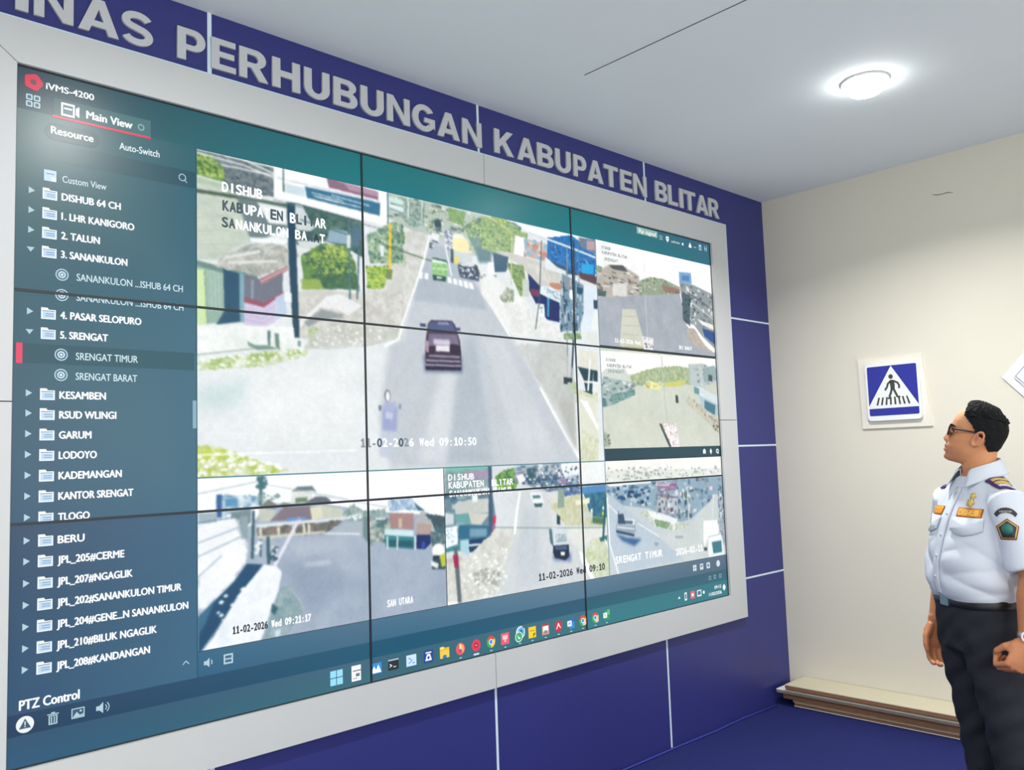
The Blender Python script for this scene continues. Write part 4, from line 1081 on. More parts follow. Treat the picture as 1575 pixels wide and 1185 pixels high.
('R',[(60,96,124),(150,170,182),(206,216,220),(96,120,110)],30,22,34,[3192,581,3306,601,3294,462,3195,452]),
('P',(188,198,206),[3016,604,3190,595,3181,490,2995,520],4),
('R',[(222,228,230),(120,136,156),(92,90,110),(160,150,160)],26,30,22,[3021,599,3183,591,3175,494,3001,523]),
('L',(120,110,130),8,[3001,603,3196,577]),
('P',(238,242,242),[2594,683,2965,679,2964,666,2632,661],3),
('P',(188,203,214),[2605,618,2648,616,2816,507,2985,401,3220,254,2666,231,2602,402],8),
('P',(204,212,211),[3550,575,3644,589,3655,269,3234,239,2985,401,3173,398,3313,436],6),
('P',(170,184,194),[3569,593,3645,598,3647,364,3569,426],5),
('R',[(120,140,158),(226,230,232),(90,106,124)],26,18,24,[3575,588,3639,593,3640,374,3576,427]),
('N',(170,186,160),(232,236,234),[2857,520,2953,527,3199,444,3297,428,3144,401,2988,439],14,1.0),
('P',(238,242,242),[2919,529,3064,498,3186,463,3146,435,2950,489],5),
('N',(110,150,110),(160,180,150),[2978,478,3118,451,3087,418,2989,443],10,1.0),
('P',(160,172,174),[3149,379,3231,371,3214,360,3155,365],4),
('L',(246,248,248),10,[2610,610,2614,385,2672,231]),
('L',(240,244,246),7,[2614,577,2686,524]),
('L',(236,241,243),7,[2840,468,3012,386]),
('L',(230,236,238),5,[3534,576,3504,440]),
('P',(64,104,154),[2662,433,2743,405,2867,386,2805,357,2709,392],14),
('P',(178,194,206),[2672,501,2821,490,2823,423,2782,414,2662,449],4),
('P',(226,232,236),[2700,500,2817,490,2810,461,2714,471],3),
('P',(150,168,184),[2670,475,2820,460,2818,427,2785,417,2666,446],3),
('P',(90,112,134),[2730,490,2801,483,2797,467,2734,473],2),
('P',(216,224,230),[2677,466,2811,446,2808,438,2674,458],2),
('P',(56,82,108),[2686,524,2728,524,2741,471,2683,477],4),
('P',(50,76,104),[2666,448,2809,416,2806,404,2668,435],3),
('L',(60,86,104),5,[2694,540,2686,516]),
('P',(246,250,252),[3420,437,3553,432,3569,389,3555,353,3455,348,3418,292,3410,329],3),
('P',(238,244,246),[3455,348,3595,354,3608,228,3452,229],3),
('L',(186,196,202),5,[3455,346,3595,352]),
('P',(66,124,140),[3489,316,3585,315,3585,250,3499,251],4),
('P',(70,80,84),[3413,293,3441,290,3440,272,3411,275],2),
('N',(120,140,150),(200,206,206),[3553,427,3637,430,3654,260,3606,293],10,1.0),
('P',(190,200,196),[3615,292,3657,288,3653,214,3612,218],6),
('L',(206,214,214),9,[3287,634,3282,438]),
('L',(140,160,170),5,[3020,655,3002,502]),
('L',(200,208,212),5,[3071,618,3057,498]),
('L',(80,100,120),5,[3579,592,3580,499]),
('P',(150,165,180),[2968,360,3010,356,2995,341,2974,343],5)])}
FLAB = dict(main='big camera view of a dark car on a wide road', r1='camera view of an empty junction with a pale traffic island', r2='pale camera view of a wide junction with low hills',
            row_a='camera view of a junction with a white wall and raised barrier', row_b='camera view of a dark topped van on a straight road', row_c='camera view of a forked road with a white truck')
FEED = {}
for n_, (x0, z0, x1, z1, base, ops) in FEEDS.items():
    cv = Canvas(x0, z0, x1, z1, base); cv.run(ops); FEED[n_] = cv.mesh('camera_view', vw, FLAB[n_])

# ---- interface areas: rectangles with one colour per corner (TL, TR, BL, BR)
def area(name, rects, parent, y=0.0, label=None):
    V = []; F = []; Cc = []
    for x0, z0, x1, z1, *cs in rects:
        if len(cs) == 1: cs = cs * 4
        i = len(V); V += [(VX(x0), y, VZ(z1)), (VX(x1), y, VZ(z1)), (VX(x0), y, VZ(z0)), (VX(x1), y, VZ(z0))]; F.append((i, i + 2, i + 3, i + 1)); Cc += [cs[0], cs[1], cs[2], cs[3]]
    me = mesh_of(V, F); at = me.color_attributes.new('picture', 'FLOAT_COLOR', 'POINT')
    c = np.ones((len(V), 4), np.float32); c[:, :3] = np.clip(linarr(np.array(Cc, float)) - VEIL, 0, None); at.data.foreach_set('color', c.ravel())
    o = link(name, me, screen_mat('camera picture', attr='picture'), parent)
    if label: o['label'] = label
    return o
title = area('title_bar', [(4, 1907, 547, 2036, (44, 62, 74), (46, 92, 102), (52, 80, 88), (44, 100, 108)), (547, 1905, 1206, 2036, (46, 92, 102), (34, 112, 116), (44, 100, 108), (34, 120, 128)),
                           (1214, 1905, 2416, 2036, (40, 112, 116), (40, 114, 120), (36, 116, 126), (38, 122, 130)), (2424, 1905, 3626, 2036, (40, 112, 118), (58, 100, 122), (34, 122, 130), (50, 110, 128))], vw)
side = area('sidebar', [(4, 1364, 547, 1907, (84, 112, 112), (50, 98, 110), (62, 96, 110), (58, 102, 120)), (4, 684, 547, 1356, (62, 96, 108), (62, 106, 124), (44, 80, 108), (58, 104, 126)),  # reflection on the display face painted as the lighter top-left corner
                        (4, 150, 547, 676, (40, 68, 98), (54, 96, 124), (46, 80, 112), (62, 104, 132))], vw)
tool = area('tool_strip', [(547, 150, 1206, 230, (58, 104, 134), (84, 116, 140), (50, 96, 128), (72, 110, 134)), (1214, 150, 2416, 230, (78, 116, 142), (98, 126, 146), (62, 106, 134), (84, 120, 144)), (2424, 150, 3626, 230, (92, 124, 146), (92, 110, 130), (76, 112, 136), (78, 104, 124)),
                           (4, 90, 1206, 150, (38, 62, 92), (46, 92, 118), (34, 60, 90), (42, 92, 118)), (1214, 90, 2416, 150, (40, 88, 114), (48, 88, 114), (38, 90, 116), (44, 92, 118)), (2424, 90, 3626, 150, (48, 92, 114), (60, 96, 112), (40, 98, 116), (52, 104, 118)),
                           (2603, 793, 3626, 850, (34, 66, 78), (40, 74, 84), (34, 68, 82), (40, 76, 88))], vw)
task = area('taskbar', [(4, 4, 1206, 90, (48, 82, 112), (72, 106, 126), (46, 88, 120), (66, 112, 124)), (1214, 4, 2416, 90, (64, 102, 122), (66, 112, 128), (66, 106, 120), (56, 116, 128)), (2424, 4, 3626, 90, (58, 120, 132), (56, 118, 130), (50, 124, 136), (52, 122, 132))], vw)
seps = area('pane_divider', [(544, 150, 548, 1907, (44, 86, 100)), (547, 788, 2600, 793, (90, 140, 150)), (2598, 230, 2604, 1905, (120, 150, 160)), (2603, 1364, 3626, 1370, (50, 70, 80))], vw, -.0009)
# ---- lettering and icons
def emis(rgb, s=1.0): return screen_mat('lit %d %d %d' % rgb, rgb, s)
def text(s, x0, z0, x1, cap, rgb, parent, bold=0.0, y=-.0018, name='menu_text'):
    v, f = text_geo(s)
    if not len(v): return
    W = v[:, 0].max(); k = (x1 - x0) / W if x1 else cap
    V, F = [], []
    for n, (dx, dz) in enumerate([(0, 0)] + ([(bold * cap, 0), (-bold * cap, 0), (0, bold * cap * .6), (0, -bold * cap * .6)] if bold else [])):
        F += [tuple(j + len(V) for j in q) for q in f]; V += [(VX(x0 + a * k + dx), y - n * .00002, VZ(z0 + b * cap + dz)) for a, b in v]
    return link(name, mesh_of(V, F), emis(rgb), parent)
def mono(s, x0, x1, z0, cap, cols, parent, name='overlay_text', bold=.05):
    """evenly spaced characters; cols gives one colour key per character"""
    pal = ((250, 252, 252), (66, 84, 92), (140, 148, 152), (40, 52, 66))
    st_ = (x1 - x0) / len(s); V = []; F = []; MI = []; keys = sorted(set(cols))
    for i, ch in enumerate(s):
        if ch == ' ': continue
        v, f = (text_geo(ch) if ch != '1' else (np.array([(.34, .1), (.56, .1), (.56, 1), (.38, 1), (.14, .82), (.14, .68), (.34, .80), (.1, 0), (.8, 0), (.8, .1), (.1, .1)]), [(0, 1, 2, 3, 6), (3, 4, 5, 6), (7, 8, 9, 10)])); W = v[:, 0].max() or 1
        cw = st_ * (.82 if ch not in 'I:-.l' else (.5 if ch != ':' else .25)); k = min(cw / W, cap * 1.1); cw = k * W
        xo = x0 + i * st_ + (st_ - cw) / 2
        for n, (dx, dz) in enumerate(((0, 0), (bold * cap, 0), (-bold * cap, 0), (0, bold * cap), (0, -bold * cap))):
            F += [tuple(j + len(V) for j in q) for q in f]; V += [(VX(xo + a * k + dx), -.0018 - n * .00002, VZ(z0 + b * cap + dz)) for a, b in v]; MI += [keys.index(cols[i % len(cols)])] * len(f)
    me = mesh_of(V, F); me.polygons.foreach_set('material_index', MI)
    return link(name, me, [emis(pal[k]) for k in keys], parent)
def shape(name, polys, cx, cz, sc, parent, y=-.0018):
    """icon from polygons [(rgb, [(x,z)..]), ..] in a unit box"""
    V = []; F = []; MI = []; ms = []
    for d, (rgb, p) in enumerate(polys):
        if rgb not in ms: ms.append(rgb)
        i = len(V); V += [(VX(cx + a * sc), y - d * .00005, VZ(cz + b * sc)) for a, b in p]; F.append(tuple(range(i, i + len(p)))[::-1]); MI.append(ms.index(rgb))
    me = mesh_of(V, F); me.polygons.foreach_set('material_index', MI)
    return link(name, me, [emis(k) for k in ms], parent)
def R(x0, z0, x1, z1): return [(x0, z0), (x1, z0), (x1, z1), (x0, z1)]
def ring(r1, r0, a0=0, a1=360, cx=0, cz=0, n=20): return arc(cx, cz, r1, r1, a0, a1, n) + arc(cx, cz, r0, r0, a1, a0, n)
def disc(r, cx=0, cz=0, n=20): return arc(cx, cz, r, r, 0, 360, n)[:-1]
Wt = (238, 246, 248); Gy = (176, 204, 216); Pb = (188, 214, 236)
# title bar
shape('app_logo', [((206, 34, 70), [(.5 * math.cos(a) * (1 + .07 * math.cos(5 * a)), .5 * math.sin(a) * (1 + .07 * math.cos(5 * a))) for a in np.linspace(0, 2 * PI, 40)[:-1]]), ((126, 50, 70), disc(.18)), ((66, 80, 70), disc(.09))], 47, 1996, 50, title)
text('iVMS-4200', 82, 1985, 218, 20, Wt, title, .045, name='title_text')
for a in (-13, 13):
    for b in (-13, 13): shape('menu_grid_icon', [(Gy, round_rect(-.5, .5, -.5, .5, .2, 4)), ((58, 88, 96), round_rect(-.28, .28, -.28, .28, .1, 3))], 47 + a * .8, 1937 + b * .8, 18, title)
tab = area('main_view_tab', [(103, 1907, 394, 1964, (62, 94, 100), (72, 116, 120), (60, 92, 96), (70, 116, 120))], title, -.0007)
area('tab_underline', [(100, 1902, 394, 1909, (226, 60, 92))], tab, -.0011, 'red underline')
shape('camera_icon', [(Wt, R(-.5, -.4, .25, .4)), ((80, 110, 118), R(-.4, -.28, .15, .28)), (Wt, R(-.34, .02, .1, .12)), (Wt, [(.3, -.2), (.5, -.34), (.5, .34), (.3, .2)])], 150, 1934, 52, tab)
text('Main View', 197, 1922, 335, 25, (250, 252, 252), tab, .05)
shape('close_icon', [((140, 168, 172), ring(.5, .3))], 363, 1934, 22, tab)
# sidebar
shape('resource_tab', [((52, 86, 92), round_rect(-1.45, 1.45, -.5, .5, .5, 8))], 158, 1858, 54, side, -.0007)
text('Resource', 97, 1850, 217, 23, (246, 250, 250), side, .045)
text('Auto-Switch', 296, 1846, 422, 23, (224, 236, 240), side, .02)
area('search_field', [(110, 1765, 543, 1822, (80, 108, 112), (40, 82, 96), (80, 108, 112), (40, 82, 96))], side, -.0007)
shape('search_icon', [(Gy, ring(.42, .32, cx=-.06, cz=.06)), (Gy, [(.2, -.26), (.27, -.2), (.5, -.44), (.43, -.5)])], 500, 1793, 30, side)
area('selected_row', [(6, 1146, 538, 1204, (50, 84, 96), (46, 90, 104), (48, 84, 96), (46, 90, 102))], side, -.0007)
shape('row_marker', [((226, 60, 100), R(-.14, -.5, .14, .5))], 20, 1174, 60, side)
shape('scroll_handle', [((128, 168, 186), R(-.07, -.5, .07, .5))], 538, 1000, 92, side)
def folder(x, z): shape('folder_icon', [(Wt, [(-.5, -.42), (.5, -.42), (.5, .3), (.02, .3), (-.06, .44), (-.5, .44)]), ((90, 122, 142), R(-.42, .16, .42, .22)), (Pb, R(-.40, -.34, .42, .12)), ((120, 150, 186), R(-.2, -.2, .36, -.14)), ((120, 150, 186), R(-.2, -.04, .36, .02))], x, z, 40, side)
def dome(x, z): shape('camera_dome_icon', [(Gy, ring(.5, .40)), (Pb, ring(.30, .16)), (Wt, disc(.1))], x, z, 37, side)
def tri(x, z, down=False): shape('expand_arrow', [(Gy, [(-.5, .3), (0, -.4), (.5, .3)] if down else [(-.35, -.5), (.45, 0), (-.35, .5)])], x, z, 21, side)
shape('custom_view_icon', [(Pb, R(-.45, -.45, .45, .45)), ((120, 150, 170), R(-.3, .1, .3, .2)), ((250, 252, 252), R(.1, -.4, .42, -.1))], 96, 1717, 38, side)
text('Custom View', 130, 1704, 257, 21, (206, 226, 232), side, .015)
ROWS = [(1660, 'DISHUB 64 CH', 300), (1600, '1. LHR KANIGORO', 342), (1540, '2. TALUN', 238), (1482, '3. SANANKULON', 321), (1418, '.SANANKULON ...ISHUB 64 CH', 499), (1356, '.SANANKULON ...ISHUB 64 CH', 501), (1296, '4. PASAR SELOPURO', 365), (1236, '5. SRENGAT', 264),
        (1175, '.SRENGAT TIMUR', 355), (1114, '.SRENGAT BARAT', 353), (1055, 'KESAMBEN', 259), (996, 'RSUD WLINGI', 290), (936, 'GARUM', 218), (876, 'LODOYO', 234), (816, 'KADEMANGAN', 307), (756, 'KANTOR SRENGAT', 342), (695, 'TLOGO', 215),
        (629, 'BERU', 201), (570, 'JPL_205#CERME', 316), (508, 'JPL_207#NGAGLIK', 341), (447, 'JPL_202#SANANKULON TIMUR', 493), (386, 'JPL_204#GENE...N SANANKULON', 515), (326, 'JPL_210#BILUK NGAGLIK', 415), (267, 'JPL_208#KANDANGAN', 394)]
for zc, s_, xr in ROWS:
    if s_[0] == '.':
        dome(132, zc); text(s_[1:], 173, zc - 13, xr, 22, (206, 226, 234), side, .018)
    else:
        folder(96, zc); tri(46, zc + 3, s_[:2] in ('3.', '5.')); text(s_, 129, zc - 12, xr, 22, (250, 252, 252), side, .055)
shape('fold_arrow', [(Gy, [(-.5, -.2), (0, .3), (.5, -.2), (.4, -.3), (0, .12), (-.4, -.3)])], 508, 205, 22, side)
text('PTZ Control', 34, 160, 191, 27, (244, 249, 250), side, .05)
# strips under the views
shape('alarm_icon', [((232, 240, 244), disc(.5)), ((52, 84, 110), [(-.34, -.24), (.34, -.24), (0, .36)]), (Wt, R(-.03, -.04, .03, .18)), (Wt, R(-.03, -.16, .03, -.09))], 49, 119, 46, tool)
shape('bin_icon', [(Gy, R(-.34, -.5, .34, .25)), ((46, 84, 110), R(-.24, -.4, .24, .18)), (Gy, R(-.16, -.36, -.08, .14)), (Gy, R(.06, -.36, .14, .14)), (Gy, R(-.45, .3, .45, .38)), (Gy, R(-.15, .4, .15, .5))], 121, 120, 34, tool)
shape('picture_icon', [(Gy, R(-.5, -.4, .5, .4)), ((46, 84, 110), R(-.42, -.32, .42, .32)), (Gy, [(-.4, -.3), (-.1, .1), (.15, -.2), (.4, -.1), (.4, -.3)]), (Gy, disc(.09, .2, .14))], 188, 120, 36, tool)
shape('speaker_icon', [(Gy, [(-.5, -.18), (-.25, -.18), (.05, -.45), (.05, .45), (-.25, .18), (-.5, .18)]), (Gy, ring(.3, .23, -50, 50, .05)), (Gy, ring(.5, .43, -50, 50, .05))], 256, 120, 36, tool)
shape('speaker_icon', [(Gy, [(-.5, -.18), (-.25, -.18), (.05, -.45), (.05, .45), (-.25, .18), (-.5, .18)]), (Gy, ring(.3, .2, -50, 50, .05))], 584, 191, 34, tool)
shape('window_icon', [(Gy, R(-.45, -.45, .45, .45)), ((60, 100, 130), R(-.3, .06, .3, .3)), ((60, 100, 130), R(-.3, -.3, .3, -.06))], 650, 191, 36, tool)
for x, k in ((3313, 'g'), (3378, 'p'), (3442, 'e'), (3540, 'r')):
    shape('view_icon', [((206, 218, 226), R(-.45, -.45, .45, .45))] + ([((92, 116, 136), R(-.03, -.45, .03, .45)), ((92, 116, 136), R(-.45, -.03, .45, .03))] if k == 'g' else [((92, 116, 136), R(-.2, -.2, .2, .2))] if k == 'e' else [((120, 140, 160), R(-.3, -.05, .3, .25))]) if k != 'r' else [((214, 222, 230), disc(.5))], x, 190, 36, tool)
for x in (3452, 3500, 3555): shape('dock_icon', [((150, 178, 190), R(-.4, -.4, .4, .4)), ((56, 96, 114), R(-.26, -.26, .26, .26))], x, 120, 26, tool)
for x, k in ((3464, 0), (3528, 1), (3594, 2)):
    shape('view_icon', [(Wt, R(-.45, -.4, .45, .25)), (Wt, [(-.5, .2), (0, .55), (.5, .2)])] if k == 0 else [(Wt, disc(.36)), (Wt, R(-.12, -.55, .12, .5))] if k == 1 else [(Wt, ring(.45, .22)), (Wt, R(.2, -.5, .4, .1))], x, 821, 30, tool)
# top right controls
area('signal_pill', [(2945, 1994, 3125, 2030, (160, 186, 180), (150, 180, 178), (150, 180, 176), (140, 172, 172))], title, -.0008)
text('Rp signal', 2962, 2001, 3110, 20, (236, 240, 230), title, .05, name='control_text')
for x, k in ((3155, 0), (3215, 1), (3430, 3), (3478, 4), (3530, 5), (3585, 6)):
    q = {0: [(Gy, R(-.5, -.35, .5, -.25)), (Gy, R(-.5, -.05, .5, .05)), (Gy, R(-.5, .25, .5, .35))], 1: [(Wt, R(-.4, -.1, .4, .5)), (Wt, [(-.4, -.1), (.4, -.1), (0, -.55)]), ((70, 120, 126), R(-.15, 0, .15, .2))],
         3: [(Wt, R(-.4, -.5, .4, .0)), (Wt, [(-.25, 0), (.25, 0), (0, .5)])], 4: [(Gy, R(-.4, -.3, .4, -.18))], 5: [(Gy, R(-.4, -.5, .4, .5)), ((70, 120, 126), R(-.2, -.3, .25, .1))], 6: [(Gy, R(-.35, -.5, -.2, .5)), (Gy, R(.2, -.5, .35, .5)), (Gy, R(-.35, -.07, .35, .07))]}[k]
    shape('control_icon', q, x, 2002, 32, title)
text('admin', 3250, 1990, 3330, 15, (196, 214, 214), title, .03, name='control_text'); shape('control_icon', [(Wt, disc(.5))], 3358, 1996, 16, title)
# task bar icons
def TI(i, polys, sc=48):
    x = 1030 + [0, 91, 181, 264, 347, 427, 504, 580, 655, 727, 798, 871, 938, 1009, 1083, 1154, 1222, 1294, 1362][i] * 1.0
    shape('taskbar_icon', polys, TX[i], 49, sc, task)
    if i > 6: shape('running_mark', [((206, 226, 236), R(-.5, -.12, .5, .12))], TX[i], 13, 30 if i == 8 else 13, task)
TX = [1060, 1144, 1232, 1311, 1396, 1480, 1562, 1645, 1730, 1813, 1895, 1982, 2059, 2143, 2227, 2311, 2393, 2482, 2565]
cy = (150, 222, 250); bl = (50, 140, 226); ye = (246, 206, 70); rd = (226, 56, 84); gr = (60, 176, 110); wh = (244, 248, 250); nv = (36, 70, 150); dk = (36, 40, 48)
TI(0, [(cy, R(-.5, .03, -.03, .5)), (cy, R(.03, .03, .5, .5)), (cy, R(-.5, -.5, -.03, -.03)), (cy, R(.03, -.5, .5, -.03))], 52)
TI(1, [(wh, R(-.36, -.5, .36, .5)), ((120, 130, 140), R(-.26, .12, .36, .2)), ((110, 120, 130), R(-.04, -.22, .26, -.02)), ((150, 160, 170), R(-.26, -.36, .1, -.3))], 56)
TI(2, [(bl, R(-.5, -.4, .5, .42)), (wh, [(-.5, -.34), (-.2, .2), (0, -.1), (.2, .28), (.5, -.34)])])
TI(3, [(dk, R(-.5, -.42, .5, .42)), ((190, 200, 206), R(-.5, .32, .5, .42)), (wh, [(-.36, .1), (-.1, -.05), (-.36, -.2), (-.36, -.12), (-.22, -.05), (-.36, .02)]), ((206, 210, 210), R(-.02, -.22, .26, -.14))])
TI(4, [((206, 230, 246), R(-.5, -.44, .5, .44)), (bl, [(-.3, .2), (0, 0), (-.3, -.2), (-.24, -.26), (.1, 0), (-.24, .26)]), (bl, R(.08, -.26, .34, -.18))])
TI(5, [(nv, R(-.5, -.5, .5, .5)), (wh, [(-.34, -.34), (.34, -.34), (.16, .2), (-.16, .2)]), (nv, disc(.12, 0, -.1)), (wh, R(-.3, .26, .3, .36))])
TI(6, [((236, 180, 50), R(-.5, -.44, .5, .4)), (ye, R(-.5, -.44, .5, .2)), ((40, 120, 200), [(-.2, -.44), (.2, -.44), (.2, -.24), (0, -.16), (-.2, -.24)]), ((255, 226, 130), R(-.5, .3, -.05, .5))])
TI(7, [((232, 90, 96), disc(.5)), ((246, 170, 80), arc(.05, -.02, .36, .4, -60, 120, 10)), ((250, 226, 190), [(-.1, -.2), (.16, -.1), (.1, .3), (-.06, .5), (-.12, .1)]), ((190, 70, 130), disc(.16, -.02, -.14))])
TI(8, [(rd, disc(.5)), ((180, 20, 60), disc(.22)), ((244, 190, 200), disc(.07))])
TI(9, [((226, 70, 66), arc(0, 0, .5, .5, 30, 150, 10) + [(0, 0)]), ((70, 170, 90), arc(0, 0, .5, .5, 150, 270, 10) + [(0, 0)]), (ye, arc(0, 0, .5, .5, -90, 30, 10) + [(0, 0)]), (wh, disc(.25)), ((70, 140, 236), disc(.18))])
TI(10, [((238, 90, 110), R(-.5, -.5, .5, .5)), ((250, 210, 214), R(-.3, -.06, .3, .3)), ((250, 190, 196), R(-.1, -.3, .1, 0))])
TI(11, [(wh, ring(.5, .34, 60, 400, .1, .2)), ((90, 190, 240), ring(.4, .2, 0, 360, .14, .22)), (wh, disc(.42, -.1, -.12)), (gr, disc(.36, -.1, -.12)), (wh, [(-.28, -.02), (-.12, -.3), (.08, -.26), (0, -.16), (-.14, -.16), (-.2, 0)])], 54)
TI(12, [((246, 210, 40), R(-.48, -.5, .48, .5)), ((150, 110, 20), [(.1, -.5), (.48, -.1), (.1, -.1)]), ((190, 140, 30), R(-.3, .1, .3, .18))])
TI(13, [((226, 150, 140), R(-.46, -.5, .46, .5)), (wh, R(-.34, -.2, .34, .3)), ((170, 60, 70), R(-.46, .3, .46, .5)), ((140, 140, 120), R(-.2, -.4, .2, -.1))])
TI(14, [((206, 30, 60), disc(.5)), (wh, [(-.3, -.24), (-.04, .3), (.04, .3), (.32, -.18), (.28, -.24), (0, .08), (-.22, -.28)])])
TI(15, [(bl, R(-.24, -.5, .5, .5)), ((40, 100, 190), R(-.24, .1, .5, .5)), (wh, R(-.5, -.26, .1, .26)), (bl, [(-.4, .16), (-.3, -.18), (-.2, .06), (-.1, -.18), (0, .16), (-.1, .0), (-.2, .16), (-.3, 0)])])
for i in (16, 17): TI(i, [((226, 70, 66), arc(0, 0, .5, .5, 30, 150, 10) + [(0, 0)]), ((70, 170, 90), arc(0, 0, .5, .5, 150, 270, 10) + [(0, 0)]), (ye, arc(0, 0, .5, .5, -90, 30, 10) + [(0, 0)]), (wh, disc(.25)), ((70, 140, 236), disc(.18)), ((240, 200, 210), disc(.18, .3, -.3))])
TI(18, [((40, 150, 90), R(-.3, -.5, .5, .5)), ((90, 190, 130), R(.1, .0, .5, .5)), (wh, R(-.5, -.26, .06, .26)), (gr, [(-.4, .18), (-.3, .18), (-.05, -.18), (-.15, -.18)])])
# tray
shape('tray_icon', [(Wt, [(-.5, -.2), (0, .4), (.5, -.2)])], 3158, 50, 22, task)
shape('tray_icon', [(Wt, R(-.25, -.5, .25, .5)), ((56, 118, 130), R(-.15, -.3, .15, .3))], 3217, 50, 42, task)
shape('tray_icon', [((232, 96, 120), R(-.5, -.5, .5, .5)), (wh, R(-.25, -.2, .25, .2))], 3281, 50, 40, task)
shape('tray_icon', [(Wt, R(-.5, -.4, .5, .45)), ((56, 118, 130), R(-.36, -.22, .36, .32))], 3343, 50, 40, task)
shape('tray_icon', [(Wt, disc(.3))], 3386, 50, 30, task)
text('09:12', 3492, 54, 3558, 17, wh, task, .04, name='clock_text'); text('11/02/2026', 3436, 22, 3560, 17, wh, task, .04, name='clock_text')
shape('tray_icon', [(wh, disc(.42)), (wh, R(-.1, -.55, .1, .5))], 3587, 52, 34, task)
# burnt-in captions of the camera views
OV = [('DISHUB', 'main', 635, 789, 1775, 34, (0,)), ('KABUPATEN BLITAR', 'main', 637, 1048, 1708, 36, (1, 1, 1, 0, 0, 0, 0, 1, 1, 0, 0, 1, 1, 1, 0, 0)), ('SANANKULON BARAT', 'main', 634, 1042, 1650, 34, (1, 1, 0, 0, 0, 0, 0, 0, 0, 0, 0, 0, 0, 1, 3, 0)), ('11-02-2026 Wed 09:10:50', 'main', 1179, 1767, 882, 32, (2, 2, 2, 1, 0, 0, 0, 1, 2, 0, 0, 0, 0, 0, 0, 0, 0, 0, 0, 0, 0, 0, 0)), ('DISHUB', 'r1', 2647, 2718, 1867, 16, (2,)), ('KABUPATEN BLITAR', 'r1', 2648, 2851, 1841, 16, (2,)), ('SRENGAT', 'r1', 2662, 2774, 1809, 16, (2,)), ('11-02-2026 Wed', 'r1', 2718, 2929, 1392, 20, (0,)), ('SRI BARAT', 'r1', 3270, 3397, 1391, 20, (0,)), ('DISHUB', 'r2', 2643, 2718, 1291, 14, (2,)), ('KABUPATEN BLITAR', 'r2', 2649, 2846, 1262, 16, (2,)), ('SRENGAT', 'r2', 2650, 2783, 1233, 16, (2,)), ('11-02-2026 Wed 09:21:17', 'row_a', 664, 960, 268, 24, (3, 3, 3, 3, 3, 3, 3, 3, 3, 3, 0, 0, 0, 0, 0, 0, 0, 0, 0, 0, 0, 0, 0)), ('SAN UTARA', 'row_a', 1288, 1412, 268, 26, (0,)), ('DISHUB', 'row_b', 1604, 1748, 737, 25, (0,)), ('KABUPATEN  BLITAR', 'row_b', 1605, 1975, 704, 27, (0,)), ('SANANKULON TIMUR', 'row_b', 1606, 1967, 670, 25, (0,)), ('11-02-2026 Wed 09:10', 'row_b', 2109, 2568, 267, 30, (3,)), ('SRENGAT TIMUR', 'row_c', 2646, 3033, 284, 34, (0,)), ('2026-02-11', 'row_c', 3149, 3400, 275, 34, (0,))]
for s_, f_, x0, x1, z0, cap, cols in OV: mono(s_, x0, x1, z0, cap, cols, FEED[f_])
# ================================================================== the man in uniform
MAN_AT = Vector((2.535, -1.668, 0.0)); MAN_TURN = math.radians(51)
man = empty('person', MAN_AT, MAN_TURN)
tag(man, 'man in white uniform shirt and black trousers looking up at the video wall', 'person')

def vc_mat(name, rough, attr, spec=.4, bump=0, bscale=200, sss=0):
    m = bpy.data.materials.new(name); m.use_nodes = True; nt = m.node_tree; b = nt.nodes['Principled BSDF']
    a = nt.nodes.new('ShaderNodeVertexColor'); a.layer_name = attr; nt.links.new(a.outputs['Color'], b.inputs['Base Color'])
    b.inputs['Roughness'].default_value = rough; b.inputs['Specular IOR Level'].default_value = spec
    if bump:
        tc = nt.nodes.new('ShaderNodeTexCoord'); n2 = nt.nodes.new('ShaderNodeTexNoise'); n2.inputs['Scale'].default_value = bscale
        nt.links.new(tc.outputs['Object'], n2.inputs['Vector']); bp = nt.nodes.new('ShaderNodeBump'); bp.inputs['Strength'].default_value = bump; bp.inputs['Distance'].default_value = .004
        nt.links.new(n2.outputs['Fac'], bp.inputs['Height']); nt.links.new(bp.outputs[0], b.inputs['Normal'])
    return m
M_skin = vc_mat('skin', .5, 'tone', .35)
M_shirt = mat('white uniform cloth', (212, 219, 230), 0.8, 0.2, bump=.08, bscale=350)
M_trous = mat('black trouser cloth', (40, 42, 50), 0.85, 0.25, bump=.1, bscale=350)
M_hair = mat('black hair', (30, 31, 33), 0.8, 0.15, noise=.3, scale=60, bump=.8, bscale=140)
M_dkplast = mat('dark brown spectacle frame', (46, 30, 34), 0.3)

def merge(*parts):
    V = []; F = []
    for v, f in parts:
        o = len(V); V += [tuple(p) for p in v]; F += [tuple(i + o for i in q) for q in f]
    return V, F
def solid(parts, voxel, smooth=4, factor=.5):
    """fuse closed overlapping shapes into one continuous skin"""
    V, F = merge(*parts); me = mesh_of(V, F)
    bm = bmesh.new(); bm.from_mesh(me); bmesh.ops.recalc_face_normals(bm, faces=bm.faces); bm.to_mesh(me); bm.free()
    o = bpy.data.objects.new('s', me); COL.objects.link(o)
    r = o.modifiers.new('r', 'REMESH'); r.mode = 'VOXEL'; r.voxel_size = voxel; r.use_smooth_shade = True
    s = o.modifiers.new('s', 'SMOOTH'); s.iterations = smooth; s.factor = factor
    dg = bpy.context.evaluated_depsgraph_get(); me2 = bpy.data.meshes.new_from_object(o.evaluated_get(dg))
    bpy.data.objects.remove(o); bpy.data.meshes.remove(me)
    return me2
def coords(me):
    a = np.empty(len(me.vertices) * 3); me.vertices.foreach_get('co', a); return a.reshape(-1, 3)
def normals(me):
    a = np.empty(len(me.vertices) * 3); me.vertices.foreach_get('normal', a); return a.reshape(-1, 3)
